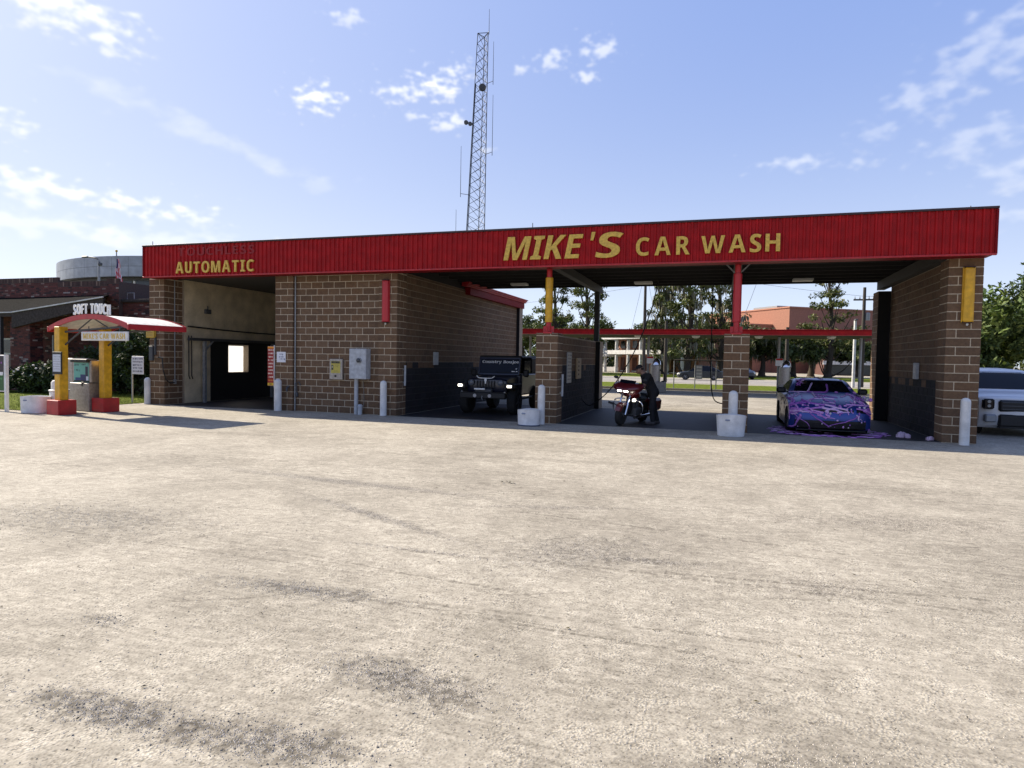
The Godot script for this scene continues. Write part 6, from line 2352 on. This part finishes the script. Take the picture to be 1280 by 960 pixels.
func motorcycle() -> void:
	var red := mat(lin(0.11, 0.004, 0.006), 0.22)
	red.clearcoat_enabled = true
	red.clearcoat = 0.8
	var t := thing("motorcycle", "dark red touring motorcycle with lit twin headlights in the middle bay", "motorcycle", Vector3(-2.68, 0, -0.42), -0.25)
	t.rotation.z = -0.09
	for q in [[0.0, 0.31, 0.13], [-1.62, 0.30, 0.17]]:
		var b := MB.new()
		var bs := Basis(Vector3.BACK, -PI / 2)
		var r: float = q[1]
		var w: float = q[2]
		b.lathe([Vector2(r * 0.70, -w * 0.42), Vector2(r * 0.9, -w * 0.5), Vector2(r, -w * 0.2), Vector2(r, w * 0.2), Vector2(r * 0.9, w * 0.5), Vector2(r * 0.70, w * 0.42)], Vector3(0, r, q[0]), 28, bs)
		var o := part(t, "wheel", b, M.rubber, 40)
		b = MB.new()
		b.lathe([Vector2(r * 0.72, -w * 0.3), Vector2(r * 0.72, w * 0.3)], Vector3(0, r, q[0]), 24, bs)
		b.cyl(Vector3(-w * 0.7, r, q[0]), Vector3(w * 0.7, r, q[0]), 0.05, 0.05, 12)
		put(o, "rim", b.mesh(40), M.iron)
		b = MB.new()
		b.cyl(Vector3(-w * 0.62, r, q[0]), Vector3(-w * 0.58, r, q[0]), r * 0.5, r * 0.5, 20)
		put(o, "brake_disc", b.mesh(40), M.galv)
	# front mudguard hugging the tyre
	var m := MB.new()
	for k in 10:
		var a := deg_to_rad(20.0 + k * 13.0)
		var c := deg_to_rad(20.0 + (k + 1) * 13.0)
		var pts := []
		for e in [a, c]:
			for x in [-0.095, -0.07, 0.07, 0.095]:
				var rr := 0.335 if absf(x) < 0.08 else 0.27
				pts.append(Vector3(x, 0.31 + sin(e) * rr, -cos(e) * rr * -1.0))
		for i in 3: m.quad(pts[i + 4], pts[i + 5], pts[i + 1], pts[i])
	part(t, "mudguard", m, red, 50)
	for s in [-1.0, 1.0]:
		m = MB.new()
		m.cyl(Vector3(s * 0.115, 0.31, 0.0), Vector3(s * 0.115, 0.62, -0.12), 0.035, 0.035, 12)
		m.cyl(Vector3(s * 0.115, 0.60, -0.11), Vector3(s * 0.115, 0.95, -0.26), 0.027, 0.027, 12)
		part(t, "fork_leg", m, M.chrome, 40)
		m = MB.new()
		m.bev(Vector3(s * 0.092, 0.955, 0.055), Vector3(0.15, 0.06, 0.05), 0.022)
		part(t, "headlight", m, glow(Color(1, 0.98, 0.94), 5.0), 40)
		m = MB.new()
		m.tube([Vector3(s * 0.30, 1.08, -0.42), Vector3(s * 0.36, 1.22, -0.40), Vector3(s * 0.40, 1.27, -0.38)], 0.01, 0.01, 6)
		m.ball(Vector3(s * 0.42, 1.29, -0.38), Vector3(0.075, 0.045, 0.02), 10)
		part(t, "mirror", m, M.black, 50)
		m = MB.new()
		m.tube(smooth_path([Vector3(s * 0.05, 1.02, -0.42), Vector3(s * 0.28, 1.07, -0.48), Vector3(s * 0.42, 1.04, -0.62)]), 0.014, 0.014, 8)
		m.cyl(Vector3(s * 0.36, 1.055, -0.56), Vector3(s * 0.44, 1.03, -0.66), 0.019, 0.019, 8)
		part(t, "handlebar", m, M.black, 50)
		m = MB.new()
		m.tube(smooth_path([Vector3(s * 0.10, 0.72, -0.42), Vector3(s * 0.36, 0.68, -0.40), Vector3(s * 0.44, 0.52, -0.42), Vector3(s * 0.38, 0.32, -0.46), Vector3(s * 0.12, 0.26, -0.5)]), 0.018, 0.018, 8)
		part(t, "crash_bar", m, M.chrome, 50)
		m = MB.new()
		m.bev(Vector3(s * 0.34, 0.56, -1.62), Vector3(0.22, 0.36, 0.62), 0.06)
		part(t, "saddlebag", m, red, 40)
		m = MB.new()
		m.cyl(Vector3(s * 0.20, 0.22, -0.5), Vector3(s * 0.22, 0.24, -2.0), 0.045, 0.05, 12)
		part(t, "exhaust", m, M.chrome, 40)
		m = MB.new()
		m.bev(Vector3(s * 0.32, 0.25, -0.85), Vector3(0.14, 0.03, 0.34), 0.01)
		part(t, "footboard", m, M.black)
	# wide nose fairing
	var rings := []
	for q in [[0.06, 0.17, 0.955, 0.05, 0.05], [0.03, 0.22, 0.96, 0.085, 0.075], [-0.06, 0.34, 0.985, 0.13, 0.13], [-0.22, 0.42, 1.01, 0.16, 0.22], [-0.40, 0.43, 1.05, 0.14, 0.25], [-0.50, 0.40, 1.07, 0.11, 0.22]]:
		var o := PackedVector3Array()
		for i in 20:
			var a := TAU * i / 20.0
			var x := cos(a)
			var y := sin(a)
			var hy: float = q[3] if y > 0 else q[4] * (1.0 - 0.55 * pow(absf(x), 1.5))
			o.append(Vector3(signf(x) * pow(absf(x), 0.75) * q[1], q[2] + y * hy + 0.05 * absf(x), q[0]))
		o.reverse()
		rings.append(o)
	m = MB.new()
	m.loft(rings)
	part(t, "fairing", m, red, 45)
	m = MB.new()
	m.bev(Vector3(0, 0.955, 0.045), Vector3(0.38, 0.10, 0.045), 0.03)
	part(t, "headlight_surround", m, M.black, 40)
	m = MB.new()
	m.obox(Vector3(0, 1.19, -0.22), Vector3(0.46, 0.16, 0.008), Basis(Vector3.RIGHT, -0.7))
	part(t, "wind_screen", m, M.glass_dark)
	m = MB.new()
	m.ball(Vector3(0, 0.82, -0.78), Vector3(0.17, 0.14, 0.30), 16)
	part(t, "fuel_tank", m, red, 60)
	m = MB.new()
	m.bev(Vector3(0, 0.71, -1.22), Vector3(0.32, 0.12, 0.5), 0.05)
	m.bev(Vector3(0, 0.78, -1.62), Vector3(0.28, 0.14, 0.36), 0.05)
	part(t, "seat", m, M.black, 50)
	m = MB.new()
	m.bev(Vector3(0, 0.34, -0.86), Vector3(0.34, 0.26, 0.5), 0.05)
	m.cyl(Vector3(0, 0.45, -0.74), Vector3(0, 0.72, -0.62), 0.10, 0.09, 14)
	m.cyl(Vector3(0, 0.45, -0.92), Vector3(0, 0.72, -1.02), 0.10, 0.09, 14)
	part(t, "engine", m, M.iron, 40)
	m = MB.new()
	m.box(Vector3(-0.06, 0.3, -1.5), Vector3(0.06, 0.62, -0.4))
	part(t, "frame", m, M.black)
	m = MB.new()
	m.bev(Vector3(0, 0.62, -1.85), Vector3(0.2, 0.24, 0.3), 0.06)
	part(t, "rear_mudguard", m, red, 40)
	m = MB.new()
	m.cyl(Vector3(0.27, 0.73, -0.20), Vector3(0.27, 0.73, -0.12), 0.035, 0.04, 14)
	part(t, "passing_lamp", m, glow(Color(1, 0.97, 0.9), 5.0), 40)
	m = MB.new()
	m.cyl(Vector3(-0.10, 0.25, -0.8), Vector3(-0.26, 0.02, -0.72), 0.014, 0.014, 8)
	part(t, "kickstand", m, M.iron)
	# gun and wand of the wash bay hung on the bars
	var w := thing("spray_wand", "black spray wand hanging at the motorcycle's left side", "spray wand", Vector3(-2.80, 0.0, -0.62))
	m = MB.new()
	m.tube([Vector3(-0.20, 0.62, 0.02), Vector3(-0.02, 0.56, 0.05), Vector3(0.06, 0.44, 0.06), Vector3(0.05, 0.0, 0.05)], 0.016, 0.016, 8)
	part(w, "lance", m, M.black, 40)
	m = MB.new()
	m.bev(Vector3(-0.16, 0.60, 0.02), Vector3(0.18, 0.06, 0.05), 0.015, Basis(Vector3.BACK, -0.3))
	part(w, "grip", m, M.black)

func far_car(called: String, label: String, at: Vector3, turn: float, col: Color, h := 1.42) -> void:
	var paint := mat(col, 0.25)
	var t := thing(called, label, "car", at, turn)
	var k := h / 1.42
	var body := skin([Vector2(-0.15, 0.22), Vector2(0, 0.4), Vector2(-0.04, 0.62 * k), Vector2(-0.4, 0.78 * k), Vector2(-1.3, 0.92 * k), Vector2(-3.9, 0.95 * k), Vector2(-4.55, 0.92 * k), Vector2(-4.6, 0.5), Vector2(-4.5, 0.22)], 0.9, 0.3, 0.08)
	var b := MB.new()
	body.mesh_into(b, QS)
	part(t, "body", b, paint, 38)
	var cab := skin([Vector2(-1.1, 0.88 * k), Vector2(-1.9, 1.32 * k), Vector2(-2.4, 1.42 * k), Vector2(-3.3, 1.40 * k), Vector2(-4.2, 0.94 * k)], 0.84, 0.1, 0.04, 0.5, 0.95 * k)
	b = MB.new()
	cab.mesh_into(b, QS)
	part(t, "cabin", b, M.glass_dark, 38)
	b = MB.new()
	cab.patch(b, -0.96, 0.96, 1.7, 3.2, 0.006, 4)
	part(t, "roof", b, paint, 38)
	for s in [-1.0, 1.0]:
		wheel(t, Vector3(s * 0.82, 0.32, -0.9), 0.32, 0.22, M.galv)
		wheel(t, Vector3(s * 0.82, 0.32, -3.6), 0.32, 0.22, M.galv)
		b = MB.new()
		body.patch(b, 0.6 * s if s > 0 else -0.9, 0.9 if s > 0 else -0.6, 1.6, 2.4, 0.01, 3)
		part(t, "headlight", b, M.lamp_glass)


# ---------------------------------------------------------------- the person
class Field:  # capsules joined by a smooth minimum, meshed as surface nets
	var bones := []
	var cell := 0.014
	var k := 45.0

	func add(a: Vector3, b: Vector3, ra: float, rb := -1.0) -> void:
		bones.append([a, b, ra, ra if rb < 0.0 else rb])

	func build(out: MB) -> void:
		var lo := Vector3.ONE * 99.0
		var hi := -lo
		for q in bones:
			var r := maxf(q[2], q[3]) + cell * 3.0
			for e in [q[0], q[1]]:
				lo = lo.min(e - Vector3.ONE * r); hi = hi.max(e + Vector3.ONE * r)
		var n := Vector3i(((hi - lo) / cell).ceil()) + Vector3i.ONE
		var f := PackedFloat32Array()
		f.resize(n.x * n.y * n.z)
		for q in bones:
			var a: Vector3 = q[0]
			var d: Vector3 = q[1] - a
			var dd := maxf(d.length_squared(), 1e-9)
			var r := maxf(q[2], q[3]) + 0.07
			var l := Vector3i(((a.min(q[1]) - Vector3.ONE * r - lo) / cell).floor()).clamp(Vector3i.ZERO, n - Vector3i.ONE)
			var h := Vector3i(((a.max(q[1]) + Vector3.ONE * r - lo) / cell).ceil()).clamp(Vector3i.ZERO, n - Vector3i.ONE)
			for z in range(l.z, h.z + 1):
				for y in range(l.y, h.y + 1):
					for x in range(l.x, h.x + 1):
						var p := lo + Vector3(x, y, z) * cell - a
						var t := clampf(p.dot(d) / dd, 0.0, 1.0)
						var s := (p - d * t).length() - lerpf(q[2], q[3], t)
						if s < 0.07: f[(z * n.y + y) * n.x + x] += exp(-s * k)
		var v := {}
		var sx := 1
		var sy := n.x
		var sz := n.x * n.y
		var offs := [0, sx, sy, sx + sy, sz, sz + sx, sz + sy, sz + sy + sx]
		var cs := [Vector3(0, 0, 0), Vector3(1, 0, 0), Vector3(0, 1, 0), Vector3(1, 1, 0), Vector3(0, 0, 1), Vector3(1, 0, 1), Vector3(0, 1, 1), Vector3(1, 1, 1)]
		var edges := [[0, 1], [2, 3], [4, 5], [6, 7], [0, 2], [1, 3], [4, 6], [5, 7], [0, 4], [1, 5], [2, 6], [3, 7]]
		for z in n.z - 1:
			for y in n.y - 1:
				for x in n.x - 1:
					var i := (z * n.y + y) * n.x + x
					var inside := 0
					for o in offs:
						if f[i + o] > 1.0: inside += 1
					if inside == 0 or inside == 8: continue
					var s := Vector3.ZERO
					var c := 0
					for e in edges:
						var a := f[i + offs[e[0]]]
						var b := f[i + offs[e[1]]]
						if (a > 1.0) != (b > 1.0):
							var la := log(maxf(a, 1e-4))
							var lb := log(maxf(b, 1e-4))
							s += (cs[e[0]] as Vector3).lerp(cs[e[1]], la / (la - lb))
							c += 1
					v[i] = lo + (Vector3(x, y, z) + s / c) * cell
		for i in v:
			var a := f[i] > 1.0
			if (f[i + sx] > 1.0) != a and v.has(i - sy) and v.has(i - sz) and v.has(i - sy - sz): _q(out, v[i - sy - sz], v[i - sz], v[i], v[i - sy], not a)
			if (f[i + sy] > 1.0) != a and v.has(i - sx) and v.has(i - sz) and v.has(i - sx - sz): _q(out, v[i - sx - sz], v[i - sx], v[i], v[i - sz], not a)
			if (f[i + sz] > 1.0) != a and v.has(i - sx) and v.has(i - sy) and v.has(i - sx - sy): _q(out, v[i - sx - sy], v[i - sy], v[i], v[i - sx], not a)

	func _q(out: MB, a: Vector3, b: Vector3, c: Vector3, d: Vector3, flip: bool) -> void:
		if flip: out.quad(a, d, c, b)
		else: out.quad(a, b, c, d)

func finger_chain(f: Field, root: Vector3, dirs: Array, lens: Array, r: float) -> void:
	var p := root
	for i in dirs.size():
		var q: Vector3 = p + dirs[i] * lens[i]
		f.add(p, q, r * (1.0 - 0.08 * i), r * (0.92 - 0.08 * i))
		p = q

func hand(out: MB, wrist: Vector3, palm: Vector3, across: Vector3, curl: Vector3) -> void:  # palm: wrist to knuckles, across: towards the thumb, curl: where the fingers close
	var f := Field.new()
	f.cell = 0.0045
	f.k = 190.0
	var pd := palm.normalized()
	var kn := wrist + pd * 0.085
	f.add(wrist - pd * 0.03, wrist, 0.027, 0.027)
	for i in 4:
		var o := across * (0.028 - 0.019 * i)
		f.add(wrist + o * 0.6, kn + o, 0.014, 0.0125)
		var ln := [0.043, 0.047, 0.044, 0.034]
		var l: float = ln[i]
		finger_chain(f, kn + o, [(pd * 0.7 + curl * 0.6).normalized(), (pd * -0.1 + curl).normalized(), (-pd + curl * 0.35).normalized()], [l, l * 0.7, l * 0.55], 0.0088)
	finger_chain(f, wrist + pd * 0.03 + across * 0.028, [(across * 0.8 + pd * 0.5 + curl * 0.4).normalized(), (pd * 0.4 + curl * 0.9).normalized()], [0.042, 0.034], 0.0105)
	f.build(out)

func person() -> void:
	var t := world_thing("person", "person in dark cap and clothes leaning over the motorcycle", "person", Vector3(-1.92, 0, -1.25))
	var hip := Vector3(-1.90, 0.93, -1.24)
	var chest := Vector3(-2.05, 1.24, -1.20)
	var neck := Vector3(-2.16, 1.43, -1.17)
	var head := Vector3(-2.27, 1.555, -1.13)
	var fwd := Vector3(-0.86, -0.28, 0.42).normalized()
	var side := Vector3(0.42, 0.0, 0.90).normalized()
	var sh := [chest + Vector3(-0.03, 0.12, 0.0) + side * 0.19, chest + Vector3(-0.03, 0.12, 0.0) - side * 0.19]
	var el := [Vector3(-2.11, 1.10, -0.88), Vector3(-2.20, 1.08, -1.52)]
	var wr := [Vector3(-2.16, 1.06, -0.72), Vector3(-2.36, 0.98, -1.34)]
	var hj := [hip + side * 0.095 - Vector3(0, 0.03, 0), hip - side * 0.095 - Vector3(0, 0.03, 0)]
	var kn := [Vector3(-1.90, 0.49, -1.08), Vector3(-1.88, 0.49, -1.42)]
	var an := [Vector3(-1.86, 0.085, -1.06), Vector3(-1.78, 0.085, -1.46)]
	# skin: one continuous figure
	var f := Field.new()
	f.cell = 0.013
	f.add(hip, chest, 0.13, 0.14)
	f.add(chest, neck, 0.13, 0.065)
	f.add(neck, head + Vector3(0, -0.03, 0), 0.058, 0.062)
	f.add(head + Vector3(0, 0.035, 0) - fwd * 0.02, head + Vector3(0, -0.04, 0) + fwd * 0.015, 0.088, 0.066)
	f.add(head + fwd * 0.03 + Vector3(0, -0.085, 0), head + fwd * 0.05 + Vector3(0, -0.095, 0), 0.032, 0.028)
	for i in 2:
		f.add(neck - Vector3(0, 0.06, 0), sh[i], 0.055, 0.062)
		f.add(sh[i], el[i], 0.052, 0.042)
		f.add(el[i], wr[i], 0.040, 0.028)
		f.add(hj[i], kn[i], 0.088, 0.056)
		f.add(kn[i], an[i], 0.054, 0.038)
		f.add(an[i] - Vector3(0, 0.04, 0), an[i] + Vector3(-0.15, -0.045, 0.03), 0.036, 0.03)
	var b := MB.new()
	f.build(b)
	# face and hands on finer grids
	var g := Field.new()
	g.cell = 0.005
	g.k = 160.0
	var fc := head + fwd * 0.083
	g.add(fc + Vector3(0, 0.012, 0), fc + fwd * 0.018 + Vector3(0, -0.022, 0), 0.008, 0.013)
	g.add(fc + Vector3(0, -0.052, 0) - side * 0.018, fc + Vector3(0, -0.052, 0) + side * 0.018, 0.008)
	g.add(fc + Vector3(0, -0.062, 0) - side * 0.016, fc + Vector3(0, -0.062, 0) + side * 0.016, 0.009)
	for s in [-1.0, 1.0]:
		g.add(head + side * s * 0.082 + Vector3(0, 0.018, 0), head + side * s * 0.084 + Vector3(0, -0.028, 0), 0.016, 0.012)
	g.build(b)
	hand(b, wr[0], (Vector3(-2.20, 1.05, -0.62) - wr[0]), Vector3(-0.9, 0.1, -0.4).normalized(), Vector3(0, -1, 0))
	hand(b, wr[1], (Vector3(-2.44, 0.94, -1.24) - wr[1]), Vector3(-0.5, 0.2, 0.8).normalized(), Vector3(-0.2, -1, 0).normalized())
	var body := part(t, "body", b, mat(lin(0.22, 0.12, 0.08), 0.6), 60)
	for s in [-1.0, 1.0]:
		var e := MB.new()
		e.ball(head + fwd * 0.078 + side * s * 0.031 + Vector3(0, 0.012, 0), Vector3(0.011, 0.008, 0.011), 8)
		put(body, "eye", e.mesh(60), M.black)
	# clothes follow the body, a little fuller
	var c := Field.new()
	c.cell = 0.014
	c.add(hip + Vector3(0, 0.02, 0), chest, 0.150, 0.160)
	c.add(chest, neck - Vector3(-0.02, 0.06, 0), 0.152, 0.085)
	for i in 2:
		c.add(neck - Vector3(0, 0.07, 0), sh[i], 0.065, 0.078)
		c.add(sh[i], (sh[i] as Vector3).lerp(el[i], 0.78), 0.070, 0.062)
	c.add(hip + Vector3(0.02, -0.04, 0) - side * 0.03, hip + Vector3(0.02, -0.04, 0) + side * 0.03, 0.150)
	b = MB.new()
	c.build(b)
	part(t, "shirt", b, mat(lin(0.010, 0.009, 0.010), 0.9), 60)
	c = Field.new()
	c.cell = 0.014
	c.add(hip - side * 0.05, hip + side * 0.05, 0.142)
	for i in 2:
		c.add(hj[i], kn[i], 0.108, 0.078)
		c.add(kn[i], an[i] + Vector3(0, 0.01, 0), 0.078, 0.066)
	b = MB.new()
	c.build(b)
	part(t, "trousers", b, mat(lin(0.009, 0.009, 0.012), 0.9), 60)
	for i in 2:
		c = Field.new()
		c.cell = 0.011
		c.add(an[i] + Vector3(0.03, -0.035, 0), an[i] + Vector3(-0.17, -0.045, 0.03), 0.046, 0.038)
		c.add(an[i] + Vector3(0, 0.02, 0), an[i] - Vector3(0, 0.03, 0), 0.05, 0.05)
		b = MB.new()
		c.build(b)
		part(t, "shoe", b, mat(lin(0.05, 0.045, 0.045), 0.7), 60)
	# hair and cap
	var up := (Vector3.UP - fwd * Vector3.UP.dot(fwd)).normalized()
	var bs := Basis(up.cross(fwd).normalized(), up, fwd)
	b = MB.new()
	b.ball(head - fwd * 0.022 + up * 0.012, Vector3(0.092, 0.095, 0.098), 14, bs)
	part(t, "hair", b, mat(lin(0.012, 0.010, 0.009), 0.9), 60)
	b = MB.new()
	var prof := []
	for k in 7:
		var a := k * PI / 12.0
		prof.append(Vector2(maxf(0.103 * cos(a), 0.004), 0.088 * sin(a)))
	b.lathe(prof, head + up * 0.036 - fwd * 0.008, 18, bs)
	var cap := part(t, "cap", b, mat(lin(0.008, 0.008, 0.009), 0.9), 60)
	b = MB.new()
	var poly := PackedVector2Array()
	for k in 11:
		var a := PI * k / 10.0
		poly.append(Vector2(cos(a) * 0.086, 0.04 + sin(a) * 0.135))
	b.prism(poly, head + up * 0.036, bs.x, bs.z, -0.008)
	put(cap, "brim", b.mesh(), mat(lin(0.008, 0.008, 0.009), 0.9))


func _ready() -> void:
	camera_and_light()
	materials()
	ground()
	car_wash()
	neighbour()
	round_building()
	far_buildings()
	vacuum_canopy()
	tower()
	front_things()
	kiosk()
	left_signs()
	offroader()
	motorcycle()
	person()
	coupe()
	white_suv()
	far_car("parked_sedan", "dark sedan on the road behind the mat rack", Vector3(-4.5, 0.01, -50.0), -PI / 2, lin(0.02, 0.025, 0.03))
	far_car("parked_suv", "black vehicle parked left of the middle pier across the road", Vector3(2.6, 0.01, -56.0), 0.5, lin(0.01, 0.01, 0.012), 1.7)
	poles()
	trees()
	gravel()
	litter()
